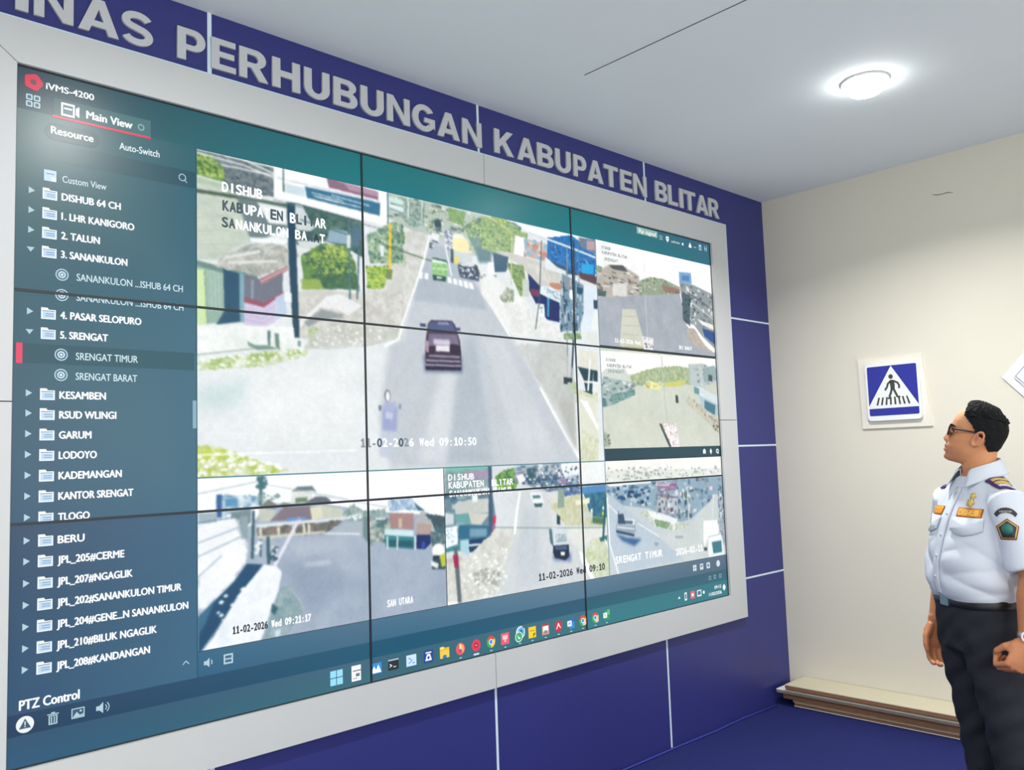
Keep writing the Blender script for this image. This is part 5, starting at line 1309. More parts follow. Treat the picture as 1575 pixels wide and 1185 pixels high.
def set_coords(me, a): me.vertices.foreach_set('co', np.ascontiguousarray(a).ravel()); me.update()
def loft(secs, seg=40, power=2.4):
    """closed stack of horizontal sections: (x, y, z, half width, front depth, back depth)"""
    V = []; F = []
    for (x, y, z, w, f, b) in secs:
        for k in range(seg):
            t = 2 * PI * k / seg; c, s = math.cos(t), math.sin(t)
            q = (abs(c) ** power + abs(s) ** power) ** (-1 / power)
            V.append((x + w * c * q, y + (f if s > 0 else b) * s * q, z))
    n = len(secs)
    for i in range(n - 1):
        for k in range(seg): F.append((i * seg + k, i * seg + (k + 1) % seg, (i + 1) * seg + (k + 1) % seg, (i + 1) * seg + k))
    F.append(tuple(range(seg))[::-1]); F.append(tuple((n - 1) * seg + k for k in range(seg)))
    return V, F
def smoothstep(a, b, x): t = np.clip((x - a) / (b - a), 0, 1); return t * t * (3 - 2 * t)

# ---- head, in its own frame: y forward, z up, x to the man's right; origin between the ears
PROF = [ # z, front, back, half width
    (-.118, .070, .020, .018), (-.113, .083, .000, .030), (-.104, .0885, -.018, .040), (-.092, .0865, -.035, .049), (-.080, .0925, -.05, .055), (-.070, .0920, -.06, .059), (-.058, .0935, -.068, .062), (-.045, .0875, -.076, .065),
    (-.025, .0875, -.086, .069), (.000, .0850, -.092, .072), (.020, .0915, -.096, .0745), (.045, .0885, -.096, .076), (.065, .0820, -.089, .0745), (.085, .0680, -.075, .069), (.100, .0500, -.058, .058), (.111, .0300, -.046, .042), (.118, .008, -.02, .018)]
PZ = np.array([p[0] for p in PROF])
def head_pt(t, z, off=0.0):
    """t: angle from the man's right (0) over the front (90 deg); z: height"""
    f, b, w = (np.interp(z, PZ, [p[i] for p in PROF]) for i in (1, 2, 3))
    c, s = math.cos(t), math.sin(t)
    yc = -.005; F_ = f - yc; B_ = yc - b
    q = (abs(c) ** 2.25 + abs(s) ** 2.25) ** (-1 / 2.25)
    x = w * c * q; y = yc + (F_ if s > 0 else B_) * s * q
    if s > 0:
        g_ = lambda x0, sx, z0, sz: math.exp(-((x - x0) / sx) ** 2 - ((z - z0) / sz) ** 2)
        nz = np.interp(z, [-.052, -.046, -.036, -.02, .0, .014], [0, .013, .0215, .0165, .0085, 0])
        y += nz * math.exp(-(x / (.0125 if z < -.02 else .0095)) ** 2)
        y += .0065 * (g_(.0, .021, -.063, .0048) + g_(0, .019, -.078, .0052)) - .003 * g_(0, .022, -.0705, .002)
        for sg_ in (-1, 1):
            y -= .0085 * g_(sg_ * .032, .015, .000, .011); y += .003 * g_(sg_ * .03, .02, .019, .006); y += .003 * g_(sg_ * .045, .018, -.03, .016); y += .006 * g_(sg_ * .012, .007, -.041, .007)
        y += .004 * g_(0, .016, -.106, .010)
    r = math.hypot(x, y - yc)
    if off: x += off * x / (r + .02); y += off * (y - yc) / (r + .02)
    return x, y, z
HZ = np.unique(np.concatenate([np.linspace(-.118, .118, 90)])); HSEG = 96
HV = [head_pt(2 * PI * k / HSEG, z) for z in HZ for k in range(HSEG)]
HF = [(i * HSEG + k, i * HSEG + (k + 1) % HSEG, (i + 1) * HSEG + (k + 1) % HSEG, (i + 1) * HSEG + k) for i in range(len(HZ) - 1) for k in range(HSEG)]
HF += [tuple(range(HSEG))[::-1], tuple((len(HZ) - 1) * HSEG + k for k in range(HSEG))]
HEAD_S = 0.90
HEAD_C = Vector((0.0, -.066, 1.540)); HEAD_R = Matrix.Rotation(math.radians(-36), 3, 'Z') @ Matrix.Rotation(math.radians(17), 3, 'X')
def H(p): return tuple(HEAD_C + HEAD_R @ (Vector(p) * HEAD_S))
def HI(a): R_ = np.array(HEAD_R); return (a - np.array(HEAD_C)) @ R_ / HEAD_S
ear_parts = []
for sg_ in (-1, 1):
    rim = []
    for k in range(15):
        a = math.radians(-60 + k * 300 / 14); rim.append((sg_ * (.079 + .006 * math.sin(a * .5 + 1) - .002), -.014 - .017 * math.cos(a) * .95 - .006 * math.sin(a), -.012 + .031 * math.sin(a)))
    ear_parts.append(tube_data(rim, [.0035] + [.0046] * 12 + [.006, .0065], 8))
    V_, F_ = loft([(0, 0, zz, .013 * math.sqrt(max(0.02, 1 - (zz / .03) ** 2)), .005, .005) for zz in np.linspace(-.029, .029, 9)], 14, 2)
    ear_parts.append(([(sg_ * (.0745 + b_ * .9 + abs(0)), -.012 + a_ - c_ * .15, -.012 + c_) for a_, b_, c_ in V_], F_))
head_parts = [(HV, HF)] + ear_parts
head_parts = [([H(p) for p in v], f) for v, f in head_parts]

# ---- arms and hands
def unit(v): v = np.array(v, float); return v / np.linalg.norm(v)
def hand_parts(wrist, d, n, s, curls, thumb):
    w = np.array(wrist); d = unit(d); n = unit(np.array(n, float) - d * (np.array(n) @ d)); s = unit(np.array(s, float) - d * (np.array(s) @ d) - n * (np.array(s) @ n))
    out = []
    palm = [w - d * .02, w + d * .012, w + d * .045, w + d * .078, w + d * .098]
    out.append(tube_data(palm, [(.029, .020), (.031, .0185), (.040, .0175), (.043, .0155), (.036, .011)], 16, True, s))
    out.append(tube_data([w + d * .01 + s * .022 + n * .006, w + d * .035 + s * .033 + n * .010, w + d * .058 + s * .034 + n * .010], [.013, .016, .011], 10))
    for (off, root, L3, cl) in ((.031, .092, (.042, .026, .021), curls[0]), (.0105, .097, (.046, .029, .022), curls[1]), (-.0105, .094, (.043, .027, .021), curls[2]), (-.031, .086, (.034, .021, .019), curls[3])):
        p = w + d * (root - .018) + s * off; a = 0.0; pts = [p, w + d * root + s * off]; rr = [.0105, .0102]
        k0 = .0
        for j, (l, c_) in enumerate(zip(L3, cl)):
            a += math.radians(c_); dr = d * math.cos(a) + n * math.sin(a)
            p = pts[-1]; pts.append(p + dr * l * .5); rr.append(.0094 - j * .0007); pts.append(p + dr * l); rr.append(.0096 - j * .0010)
        rr[-1] *= .72
        out.append(tube_data(pts, rr, 10))
    t0 = w + d * .022 + s * .026 + n * .008; pts = [t0]; rr = [.0135]
    for (l, (cd, cs, cn)), r in zip(thumb, (.0115, .0105, .008)):
        pts.append(pts[-1] + unit(d * cd + s * cs + n * cn) * l); rr.append(r)
    out.append(tube_data(pts, rr, 10))
    return out
SH_L, EL_L, WR_L = np.array((-.170, -.046, 1.315)), np.array((-.230, -.072, 1.085)), np.array((-.228, -.035, .885))
SH_R, EL_R, WR_R = np.array((.180, -.072, 1.315)), np.array((.226, -.070, 1.085)), np.array((.208, .008, .872))
def arm(a, b, c):
    m1 = a * .5 + b * .5; m2 = b * .68 + c * .32
    return tube_data([a, m1, b * .92 + a * .08, b * .97 + c * .03, m2, b * .3 + c * .7, c], [.052, .048, .042, .0415, .0445, .034, .0265], 18)
hand_l = hand_parts(WR_L, (.05, .52, -.85), (1, .15, .10), (-.1, .85, .5), [(64, 88, 58), (68, 92, 60), (70, 92, 60), (72, 88, 58)], [(.036, (.70, .55, .45)), (.030, (.75, -.05, .65)), (.024, (.45, -.65, .6))])
hand_r = hand_parts(WR_R, (-.03, .12, -1), (-1, .1, 0), (0, 1, .1), [(28, 34, 22), (32, 38, 24), (36, 40, 24), (40, 42, 26)], [(.038, (.8, .5, .3)), (.031, (.95, .1, .3)), (.024, (.95, -.1, .3))])
TORSO = [(0, -.022, .88, .140, .09, .10), (0, -.020, .98, .146, .098, .096), (0, -.018, 1.06, .150, .115, .094), (0, -.022, 1.14, .152, .112, .094), (0, -.034, 1.22, .158, .104, .096), (0, -.050, 1.295, .164, .088, .092), (0, -.060, 1.345, .152, .072, .080), (0, -.066, 1.382, .106, .058, .066), (0, -.070, 1.415, .062, .054, .060)]
neck = tube_data([(0, -.070, 1.34), (0, -.072, 1.405), tuple(np.array(H((0, -.030, -.085)))), tuple(np.array(H((0, -.025, -.02))))], [(.064, .064), (.056, .058), (.053, .057), (.048, .054)], 24)
LEG = lambda s_: tube_data([(s_ * .068, -.02, .93), (s_ * .070, -.035, .78), (s_ * .076, -.060, .52), (s_ * .080, -.070, .46), (s_ * .084, -.085, .33), (s_ * .086, -.100, .10), (s_ * .086, -.100, .05)], [(.064, .066), (.064, .064), (.048, .050), (.046, .048), (.046, .048), (.035, .038), (.035, .045)], 18)
FOOT = lambda s_: tube_data([(s_ * .086, -.138, .045), (s_ * .088, -.07, .045), (s_ * .094, .03, .03), (s_ * .096, .08, .026)], [(.034, .04), (.042, .04), (.04, .026), (.02, .018)], 14, True, (1, 0, 0))
SLIM = [(x, y, z, w * .93, f * .93, b * .93) for x, y, z, w, f, b in TORSO]
body_me = solid(head_parts + [loft(SLIM), neck, arm(SH_L, EL_L, WR_L), arm(SH_R, EL_R, WR_R), LEG(-1), LEG(1), FOOT(-1), FOOT(1)] + hand_l + hand_r, .0032, 3, .5)
A = coords(body_me); hd = HI(A)
base = np.array(lin((205, 142, 100))); col = np.repeat(base[None], len(A), 0)
fx, fy, fz = hd.T
ishead = (fz > -.13) & (A[:, 2] > 1.38)
def blend(c, k): 
    global col
    k = np.clip(k, 0, 1)[:, None]; col = col * (1 - k) + np.array(lin(c))[None] * k
blend((186, 118, 82), ((A[:, 2] < 1.43) * .6))
blend((222, 166, 124), ishead * smoothstep(.01, .06, fz) * smoothstep(.0, .05, fy))  # forehead highlight painted into the skin colour
blend((176, 118, 92), ishead * smoothstep(.01, .05, fy) * smoothstep(-.045, -.07, fz) * .55)
blend((170, 92, 84), ishead * np.exp(-((fz + .0705) / .010) ** 2 - (fx / .024) ** 2) * (fy > .07) * .9)
blend((150, 84, 66), ishead * np.exp(-((fz + .010) / .016) ** 2 - ((fy + .008) / .0085) ** 2) * (abs(fx) > .07) * .75)  # shade inside the ear hollow painted as darker skin
at = body_me.color_attributes.new('tone', 'FLOAT_COLOR', 'POINT'); cc = np.ones((len(A), 4), np.float32); cc[:, :3] = col; at.data.foreach_set('color', cc.ravel())
body = link('body', body_me, M_skin, man, True)

# ---- hair: a cap of the head surface pushed out, cut along the hair line
def in_hair(t, z):
    x, y, _ = head_pt(t, z)
    if z > .102: return y < .040
    front = np.interp(z, [-.09, -.05, -.03, .0, .022, .04, .055, .068, .085, .1], [-.064, -.050, -.040, -.001, .008, .020, .034, .046, .046, .042])
    if y > front: return False
    if z < -.008 and abs(x) > .05 and y > -.036: return False
    return z > -.088
def hair_off(t, z):
    top = smoothstep(-.02, .095, np.array(z)) * smoothstep(-1.6, .2, np.array(math.sin(t))); n_ = math.sin(t * 17 + z * 90) * .5 + math.sin(t * 29 - z * 150 + 1) * .3 + math.sin(t * 41 + z * 60 + 2.) * .2
    edge = float(smoothstep(-.088, -.05, np.array(z)))
    return .0025 + (.006 + .010 * float(top)) * edge + .0022 * n_ * (.3 + float(top))
HS = 144; HRZ = np.linspace(-.088, .117, 84); idx = {}; V = []; F = []
for i, z in enumerate(HRZ):
    for k in range(HS):
        t = 2 * PI * k / HS
        if in_hair(t, z):
            o_ = hair_off(t, z); x, y, zz = head_pt(t, z, o_)
            idx[i, k] = len(V); V.append(H((x, y, zz + o_ * float(smoothstep(.06, .117, np.array(z))))))
for i in range(len(HRZ) - 1):
    for k in range(HS):
        q = [(i, k), (i, (k + 1) % HS), (i + 1, (k + 1) % HS), (i + 1, k)]
        if all(p in idx for p in q): F.append(tuple(idx[p] for p in q))
top = [idx[len(HRZ) - 1, k] for k in range(HS) if (len(HRZ) - 1, k) in idx]
if len(top) > 2: F.append(tuple(top))
hair = link('hair', mesh_of(V, F), M_hair, man, True)
sm = hair.modifiers.new('thick', 'SOLIDIFY'); sm.thickness = .012; sm.offset = -1
curls = []
rg = random.Random(5)
for q in range(150):
    k = rg.randrange(HS); z = .066 + .049 * rg.random() ** .7; t = 2 * PI * k / HS
    if not in_hair(t, z): continue
    o_ = hair_off(t, z); a = H(head_pt(t, z, o_ - .002)); b = H(head_pt(t + .12, z + .006, o_ + .006)); c = H(head_pt(t + .26, z + .002, o_ - .001))
    curls.append(tube_data([a, b, c], [.0035, .005, .002], 6))
V, F = merge(*curls); link('curls', mesh_of(V, F), M_hair, hair, True)
for sg_ in (-1, 1):
    pts = []
    for u in np.linspace(0, 1, 7):
        x = sg_ * (.014 + .036 * u); 
        tt = math.acos(max(-1, min(1, x / .085))); z = .0185 + .006 * math.sin(u * PI * .8) - .004 * u
        best = min((head_pt(a, z, .0012) for a in np.linspace(.2, PI - .2, 200)), key=lambda p: abs(p[0] - x)); pts.append(H(best))
    tube_obj('eyebrow', pts, [.0022, .0036, .0038, .0036, .003, .0024, .0012], M_hair, man, 8)
M_eyew = mat('eye white', (226, 222, 214), .3); M_iris = mat('dark iris', (40, 26, 20), .2)
for sg_ in (-1, 1):
    bm = bmesh.new(); bmesh.ops.create_uvsphere(bm, u_segments=20, v_segments=12, radius=.0100); ey = finish('eye', bm, M_eyew, man, True); ey.location = H((sg_ * .032, 0.0620, .0))
    bm = bmesh.new(); bmesh.ops.create_uvsphere(bm, u_segments=14, v_segments=8, radius=.0050); ir = finish('iris', bm, M_iris, ey, True); ir.location = Vector(H((sg_ * .032, 0.0620 + .0070, .0))) - Vector(H((sg_ * .032, 0.0620, .0)))
# ---- spectacles
gl = empty('spectacles', H((0, .1, 0))); gl.parent = man
def G(p): return tuple(Vector(H(p)) - Vector(gl.location))
M_lens = mat('dark tinted lens', (58, 40, 48), .15, .6)
for sg_ in (-1, 1):
    out = [(sg_ * (.034 + .0255 * (abs(math.cos(a)) ** .6) * (1 if math.cos(a) > 0 else -1)), .094 - .10 * abs(.034 + .0255 * math.cos(a)) ** 1.55, -.002 + .0185 * (abs(math.sin(a)) ** .6) * (1 if math.sin(a) > 0 else -1)) for a in np.linspace(0, 2 * PI, 29)]
    tube_obj('rim', [G(p) for p in out], .0019, M_dkplast, gl, 6)
    link('lens', mesh_of([G(p) for p in out[:-1]], [tuple(range(28))]), M_lens, gl)
    tube_obj('temple_arm', [G((sg_ * .0615, .082, .008)), G((sg_ * .0745, .074, .009)), G((sg_ * .0805, .03, .011)), G((sg_ * .0825, -.01, .013)), G((sg_ * .082, -.028, .004))], [(.0028, .0018)] * 5, M_dkplast, gl, 8)
tube_obj('bridge', [G((-.0105, .0945, .004)), G((0, .0975, .006)), G((.0105, .0945, .004))], .0019, M_dkplast, gl, 6)

# ---- trousers
TR = [(0, -.022, .82, .140, .104, .112), (0, -.022, .88, .154, .110, .116), (0, -.020, .94, .156, .110, .110), (0, -.020, 1.0, .152, .108, .104)]
def tleg(s_): return tube_data([(s_ * .072, -.024, .90), (s_ * .074, -.030, .80), (s_ * .078, -.046, .66), (s_ * .084, -.066, .48), (s_ * .088, -.082, .28), (s_ * .090, -.094, .06), (s_ * .090, -.094, .035)], [(.100, .082), (.100, .082), (.086, .076), (.076, .070), (.072, .066), (.068, .062), (.068, .062)], 24, True, (0, 1, 0))
tr_me = solid([loft(TR), tleg(-1), tleg(1)], .007, 5)
A = coords(tr_me); N_ = normals(tr_me)
d_ = .0028 * np.sin(A[:, 2] * 46 + np.abs(A[:, 0]) * 40 + 2 * np.sin(A[:, 1] * 30)) * smoothstep(.98, .86, A[:, 2]) + .002 * np.sin(A[:, 2] * 90 + A[:, 0] * 70)
set_coords(tr_me, A + N_ * d_[:, None]); trousers = link('trousers', tr_me, M_trous, man, True)
tag(trousers, 'black trousers')
M_belt = mat('black leather belt', (24, 25, 28), .35)
V, F = loft([(0, -.020, .968, .155, .111, .107), (0, -.020, .970, .157, .113, .109), (0, -.020, .998, .157, .113, .109), (0, -.020, 1.000, .153, .109, .105)], 64); belt = link('belt', mesh_of(V, F), M_belt, man, True)
box_obj('buckle', (-.022, .022, .090, .098, .968, 1.000), mat('steel buckle', (150, 170, 180), .3, metal=.8), belt, .002)
M_shoe = mat('black leather shoe', (20, 20, 22), .3)
for s_ in (-1, 1):
    sh = solid([loft([(s_ * .094, -.045, 0.0, .045, .135, .125), (s_ * .094, -.045, .02, .046, .136, .126), (s_ * .092, -.055, .045, .043, .11, .12), (s_ * .088, -.105, .085, .040, .06, .066)], 30, 2.2)], .006, 2)
    a_ = coords(sh); a_[:, 2] -= a_[:, 2].min(); set_coords(sh, a_)
    link('shoe', sh, M_shoe, man, True)

# ---- shirt
SHIRT = [(0, -.020, .985, .154, .108, .106), (0, -.018, 1.008, .163, .122, .114), (0, -.016, 1.05, .167, .130, .114), (0, -.020, 1.12, .168, .128, .110), (0, -.030, 1.19, .170, .120, .110), (0, -.044, 1.25, .174, .110, .108), (0, -.056, 1.305, .176, .094, .100), (0, -.062, 1.345, .166, .078, .088), (0, -.066, 1.377, .126, .066, .074), (0, -.070, 1.402, .076, .060, .064)]
def sleeve(s_, sh, el):
    d = unit(el - sh); a = np.array((s_ * .112, -.060, 1.325))
    return tube_data([a, sh + np.array((s_ * .004, 0, .004)), sh + d * .07 + np.array((s_ * .008, 0, 0)), sh + d * .13 + np.array((s_ * .006, 0, 0)), sh + d * .185, sh + d * .212, sh + d * .215], [(.052, .066), (.058, .068), (.056, .068), (.056, .068), (.058, .070), (.059, .071), (.053, .064)], 28, True, (1, 0, 0))
shirt_me = solid([loft(SHIRT, 56, 2.3), sleeve(-1, SH_L, EL_L), sleeve(1, SH_R, EL_R)], .0055, 7)
A = coords(shirt_me); N_ = normals(shirt_me)
ang = np.arctan2(A[:, 1] + .03, A[:, 0]); low = smoothstep(1.25, 1.10, A[:, 2]) * (.25 + .75 * smoothstep(.99, 1.05, A[:, 2])) * (np.abs(A[:, 0]) < .185)
def folds(k, sl, ph):
    w_ = np.sin(A[:, 2] * k + ang * sl + ph + .9 * np.sin(ang * 1.6 + ph) + .5 * np.sin(A[:, 2] * 13 + ph)); return 1 - 2 * np.abs(w_) ** .8
calm = smoothstep(.010, .05, np.abs(A[:, 0]) + .05 * (A[:, 1] < 0))
d_ = (-.0062 * folds(27, 2.6, .3) - .0040 * folds(44, -2.2, 1.9) * smoothstep(-.4, .8, np.sin(ang * 2 + A[:, 2] * 9))) * low * calm
slv = (np.abs(A[:, 0]) > .185) & (A[:, 2] < 1.30)
d_ = d_ + .0022 * np.sin(A[:, 2] * 52 + A[:, 1] * 45) * slv * smoothstep(1.30, 1.18, A[:, 2]) + .0012 * np.sin(A[:, 2] * 35 + A[:, 0] * 40 + 1)
A2 = A + N_ * d_[:, None]
shirt_me.vertices.foreach_set('co', A2.ravel()); shirt_me.update()
shirt = link('shirt', shirt_me, M_shirt, man, True); tag(shirt, 'white short sleeved uniform shirt')
BV = BVHTree.FromPolygons([tuple(v) for v in A2], [tuple(p.vertices) for p in shirt_me.polygons])
def patch(name, c, dirn, w, h, m, parent, off=.0022, nu=8, nv=5, roll=0.0, outline=None, th=.0015, strip=False):
    """small cloth piece laid on the shirt: cast from c along dirn; outline in unit box or a full rectangle"""
    d = Vector(dirn).normalized(); up = Vector((0, 0, 1)); r_ = d.cross(up).normalized(); u_ = r_.cross(d).normalized()
    ca, sa = math.cos(roll), math.sin(roll); r2 = r_ * ca + u_ * sa; u2 = u_ * ca - r_ * sa
    def cast(a, b):
        o_ = Vector(c) - d * .25 + r2 * (a * w) + u2 * (b * h)
        hit, nn, _, _ = BV.ray_cast(o_, d, .6)
        return (hit - d * off) if hit is not None else (Vector(c) + r2 * a * w + u2 * b * h)
    V = []; F = []
    if outline is None:
        for j in range(nv + 1):
            for i in range(nu + 1): V.append(cast(i / nu - .5, j / nv - .5))
        for j in range(nv):
            for i in range(nu): F.append((j * (nu + 1) + i, j * (nu + 1) + i + 1, (j + 1) * (nu + 1) + i + 1, (j + 1) * (nu + 1) + i))
    else:
        n = len(outline)
        if strip:
            V = [cast(a, b) for a, b in outline]; h_ = n // 2; F = [(i, i + 1, n - 2 - i, n - 1 - i) for i in range(h_ - 1)]
        else:
            V = [cast(0, 0)] + [cast(a, b) for a, b in outline]; F = [(0, 1 + i, 1 + (i + 1) % n) for i in range(n)]
    o = link(name, mesh_of(V, F), m, parent, True)
    s = o.modifiers.new('thick', 'SOLIDIFY'); s.thickness = th; s.offset = 0
    return o, cast
def words(s, cast, m, parent, sx, sz, z0=-.2, bold=.02, flip=1):
    v, f = text_geo(s, bold); W = v[:, 0].max()
    V = [cast((a / W - .5) * sx * flip, z0 + b * sz) for a, b in v]
    return link('stitched_text', mesh_of(V, f), m, parent)
M_orange = mat('orange name tape', (232, 150, 40), .7); M_tapeb = mat('brown stitching', (150, 84, 24), .7); M_gold = mat('gold thread', (226, 196, 110), .45, metal=.3); M_purple = mat('purple shoulder board', (74, 38, 112), .6)
M_dark = mat('dark cloth badge', (58, 58, 60), .7); M_brown = mat('brown badge border', (140, 84, 60), .7); M_green = mat('green badge field', (50, 120, 110), .6); M_lgrey = mat('grey thread', (190, 190, 186), .7)
M_tapel = mat('yellow stitched letters', (250, 206, 110), .7)
# chest tapes and pocket flaps; the man's left is -x
t1, cst = patch('name_tape', (-.092, .05, 1.283), (.16, -1, 0), .098, .030, M_tapeb, shirt, .002, 10, 4, -.03)
t1b, cst2 = patch('tape_field', (-.092, .05, 1.283), (.16, -1, 0), .092, .025, M_orange, t1, .0034, 10, 4, -.03)
def cast_off(c, dirn, w, h, off, roll):
    d = Vector(dirn).normalized(); up = Vector((0, 0, 1)); r_ = d.cross(up).normalized(); u_ = r_.cross(d).normalized(); ca, sa = math.cos(roll), math.sin(roll); r2 = r_ * ca + u_ * sa; u2 = u_ * ca - r_ * sa
    def f_(a, b):
        o_ = Vector(c) - d * .25 + r2 * (a * w) + u2 * (b * h); hit, nn, _, _ = BV.ray_cast(o_, d, .6)
        return (hit - d * off) if hit is not None else Vector(c)
    return f_
words('DISHUB', cast_off((-.092, .05, 1.283), (.16, -1, 0), .092, .025, .0052, -.03), M_tapel, t1, .86, .62, -.31, .03)
t2, _ = patch('name_tape', (.092, .05, 1.283), (-.16, -1, 0), .098, .030, M_tapeb, shirt, .002, 10, 4, .03)
patch('tape_field', (.092, .05, 1.283), (-.16, -1, 0), .092, .025, M_orange, t2, .0034, 10, 4, .03)
FL = [(-.5, .5), (.5, .5), (.5, -.22), (.3, -.40), (0, -.5), (-.3, -.40), (-.5, -.22)]
def dens(o_, n=5): return [(o_[i][0] + (o_[(i + 1) % len(o_)][0] - o_[i][0]) * k / n, o_[i][1] + (o_[(i + 1) % len(o_)][1] - o_[i][1]) * k / n) for i in range(len(o_)) for k in range(n)]
for s_ in (-1, 1):
    fl, _ = patch('pocket_flap', (s_ * .092, .05, 1.238), (-s_ * .16, -1, 0), .118, .058, M_shirt, shirt, .006, outline=dens(FL), th=.004)
patch('placket', (0.002, .1, 1.185), (0, -1, 0), .030, .36, M_shirt, shirt, .0030, 3, 40, th=.003)
M_btn = mat('pale shirt button', (206, 212, 220), .3)
for z in (1.345, 1.275, 1.205, 1.135, 1.065):
    hit, nn, _, _ = BV.ray_cast(Vector((0.002, .5, z)), Vector((0, -1, 0)), 1.0)
    if hit is not None:
        bm = bmesh.new(); bmesh.ops.create_cone(bm, cap_ends=True, segments=14, radius1=.0055, radius2=.0048, depth=.0025); bt = finish('button', bm, M_btn, shirt, True)
        bt.location = hit + Vector((0, .0055, 0)); bt.rotation_euler = (-PI / 2, 0, 0)
# badges above the left pocket
for (x, z, r_) in ((-.090, 1.338, .009), (-.088, 1.316, .012)):
    patch('badge_pin', (x, .05, z), (.16, -1, 0), r_ * 2.1, r_ * 2.1, M_gold, shirt, .004, outline=[(.5 * math.cos(a) * (1 + .18 * math.cos(5 * a)), .5 * math.sin(a) * (1 + .18 * math.cos(5 * a))) for a in np.linspace(0, 2 * PI, 30)[:-1]], th=.004)
# sleeve badges on the left sleeve
sl_d = (.84, -.54, -.05)
ab, _ = patch('arc_badge', (-.205, -.012, 1.290), sl_d, .070, .034, M_dark, shirt, .002, outline=[(.5 * math.cos(a), -.55 + math.sin(a)) for a in np.linspace(2.75, .39, 13)] + [(.38 * math.cos(a), -.60 + .58 * math.sin(a)) for a in np.linspace(.30, 2.84, 13)], strip=True)
words('KAB BLITAR', cast_off((-.205, -.012, 1.293), sl_d, .050, .010, .0046, 0), M_lgrey, ab, .7, .55, -.28, .02)
PENT = [(0, .5), (.5, .14), (.34, -.46), (-.34, -.46), (-.5, .14)]
sb, _ = patch('shield_badge', (-.212, -.010, 1.236), sl_d, .064, .070, M_brown, shirt, .002, outline=dens(PENT))
patch('shield_border', (-.212, -.010, 1.236), sl_d, .056, .061, M_gold, sb, .0034, outline=dens(PENT))
patch('shield_field', (-.212, -.010, 1.236), sl_d, .050, .055, M_dark, sb, .0048, outline=dens(PENT))
patch('shield_emblem', (-.212, -.008, 1.238), sl_d, .032, .034, M_green, sb, .0062, outline=[(.5 * math.cos(a), .5 * math.sin(a)) for a in np.linspace(0, 2 * PI, 20)[:-1]])
# shoulder boards: cast straight down
for s_ in (-1, 1):
    eb, _ = None, None
    def board(name, x0, x1, y0, y1, m, par, off):
        V = []; F = []; nx, ny = 10, 4
        for j in range(ny + 1):
            for i in range(nx + 1):
                x = x0 + (x1 - x0) * i / nx; y = y0 + (y1 - y0) * j / ny
                hit, _, _, _ = BV.ray_cast(Vector((x, y, 1.7)), Vector((0, 0, -1)), 1.0)
                V.append((hit + Vector((0, 0, off))) if hit is not None else Vector((x, y, 1.40)))
        for j in range(ny):
            for i in range(nx): F.append((j * (nx + 1) + i, j * (nx + 1) + i + 1, (j + 1) * (nx + 1) + i + 1, (j + 1) * (nx + 1) + i))
        o = link(name, mesh_of(V, F), m, par, True); q = o.modifiers.new('thick', 'SOLIDIFY'); q.thickness = .004; q.offset = 0; return o
    eb = board('shoulder_board', s_ * (.096 if s_ < 0 else .112), s_ * (.172 if s_ < 0 else .196), -.088 if s_ < 0 else -.098, -.022 if s_ < 0 else -.038, M_purple, shirt, .005)
    for x in (.114, .132, .150):
        board('rank_bar', s_ * x, s_ * (x + .011), -.082 if s_ < 0 else -.092, -.030 if s_ < 0 else -.046, M_gold if x < .145 else mat('silver thread', (226, 220, 226), .5), eb, .009)
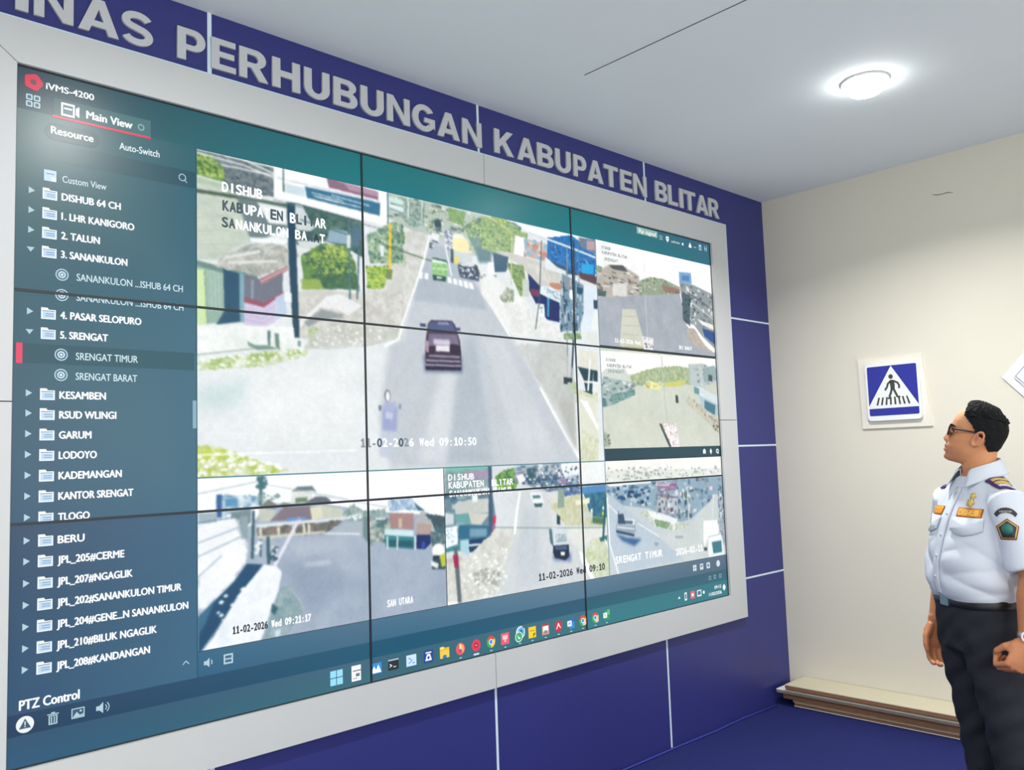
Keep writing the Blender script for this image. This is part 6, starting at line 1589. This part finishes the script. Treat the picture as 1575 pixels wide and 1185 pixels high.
# collar: stand and folded leaf
def collar_pt(u, v):
    """u 0..1 round the neck from the man's right front over the back to the left front; v 0 = fold, 1 = leaf edge"""
    a = math.radians(62 - u * 304)      # angle from +x, through the back
    front = abs(u - .5) * 2
    rt = .0615 + .003 * front; zt = 1.462 - .036 * front ** 1.6
    tip = front ** 5
    rb = .084 + .016 * front ** 2 + .010 * tip; zb = 1.412 - .026 * front ** 1.4 - .022 * tip
    k = v; r = rt + (rb - rt) * (k ** .8); z = zt + (zb - zt) * k
    return (r * math.cos(a) * 1.02, -.072 + r * math.sin(a) * 1.0, z)
nu, nv = 48, 6; V = [collar_pt(i / nu, j / nv) for j in range(nv + 1) for i in range(nu + 1)]
F = [(j * (nu + 1) + i, j * (nu + 1) + i + 1, (j + 1) * (nu + 1) + i + 1, (j + 1) * (nu + 1) + i) for j in range(nv) for i in range(nu)]
V2 = [(p[0] * .955, (p[1] + .072) * .955 - .072, p[2] - .002) for p in [collar_pt(i / nu, 0) for i in range(nu + 1)]]
o0 = len(V); V += V2 + [(x * 1.0, y, 1.375) for x, y, z in V2]
F += [(o0 + i, o0 + i + 1, o0 + nu + 1 + i + 1, o0 + nu + 1 + i) for i in range(nu)] + [(i, i + 1, o0 + i + 1, o0 + i) for i in range(nu)]
cl = link('collar', mesh_of(V, F), M_shirt, shirt, True); q = cl.modifiers.new('thick', 'SOLIDIFY'); q.thickness = .0035; q.offset = 0
# ---- wrist watch on the left wrist
wd = unit(WR_L - EL_L); wo = np.array((-.8, .6, 0.1)); wo = unit(wo - wd * (wo @ wd))
watch = empty('wrist_watch', tuple(WR_L - wd * .018)); watch.parent = man
V, F = [], []
s2 = np.cross(wd, wo)
for j, (dz, r_) in enumerate(((-.010, .0290), (-.0095, .0315), (.0095, .0310), (.010, .0285))):
    for k in range(28):
        t = 2 * PI * k / 28; V.append(tuple(wd * dz + (wo * math.cos(t) * 1.0 + s2 * math.sin(t) * 1.02) * r_))
for j in range(3):
    for k in range(28): F.append((j * 28 + k, j * 28 + (k + 1) % 28, (j + 1) * 28 + (k + 1) % 28, (j + 1) * 28 + k))
link('strap', mesh_of(V, F), mat('steel bracelet', (190, 186, 192), .3, metal=.7), watch, True)
def wdisc(name, r, h0, h1, m):
    V = []; F = []
    for h in (h0, h1):
        for k in range(28):
            t = 2 * PI * k / 28; V.append(tuple(wo * h + wd * r * math.cos(t) + s2 * r * math.sin(t)))
    for k in range(28): F.append((k, (k + 1) % 28, 28 + (k + 1) % 28, 28 + k))
    F += [tuple(range(28))[::-1], tuple(range(28, 56))]
    return link(name, mesh_of(V, F), m, watch)
wdisc('case', .0185, .026, .038, mat('silver watch case', (216, 206, 214), .25, metal=.5)); wdisc('dial', .0130, .038, .0385, mat('grey watch dial', (96, 100, 96), .3))
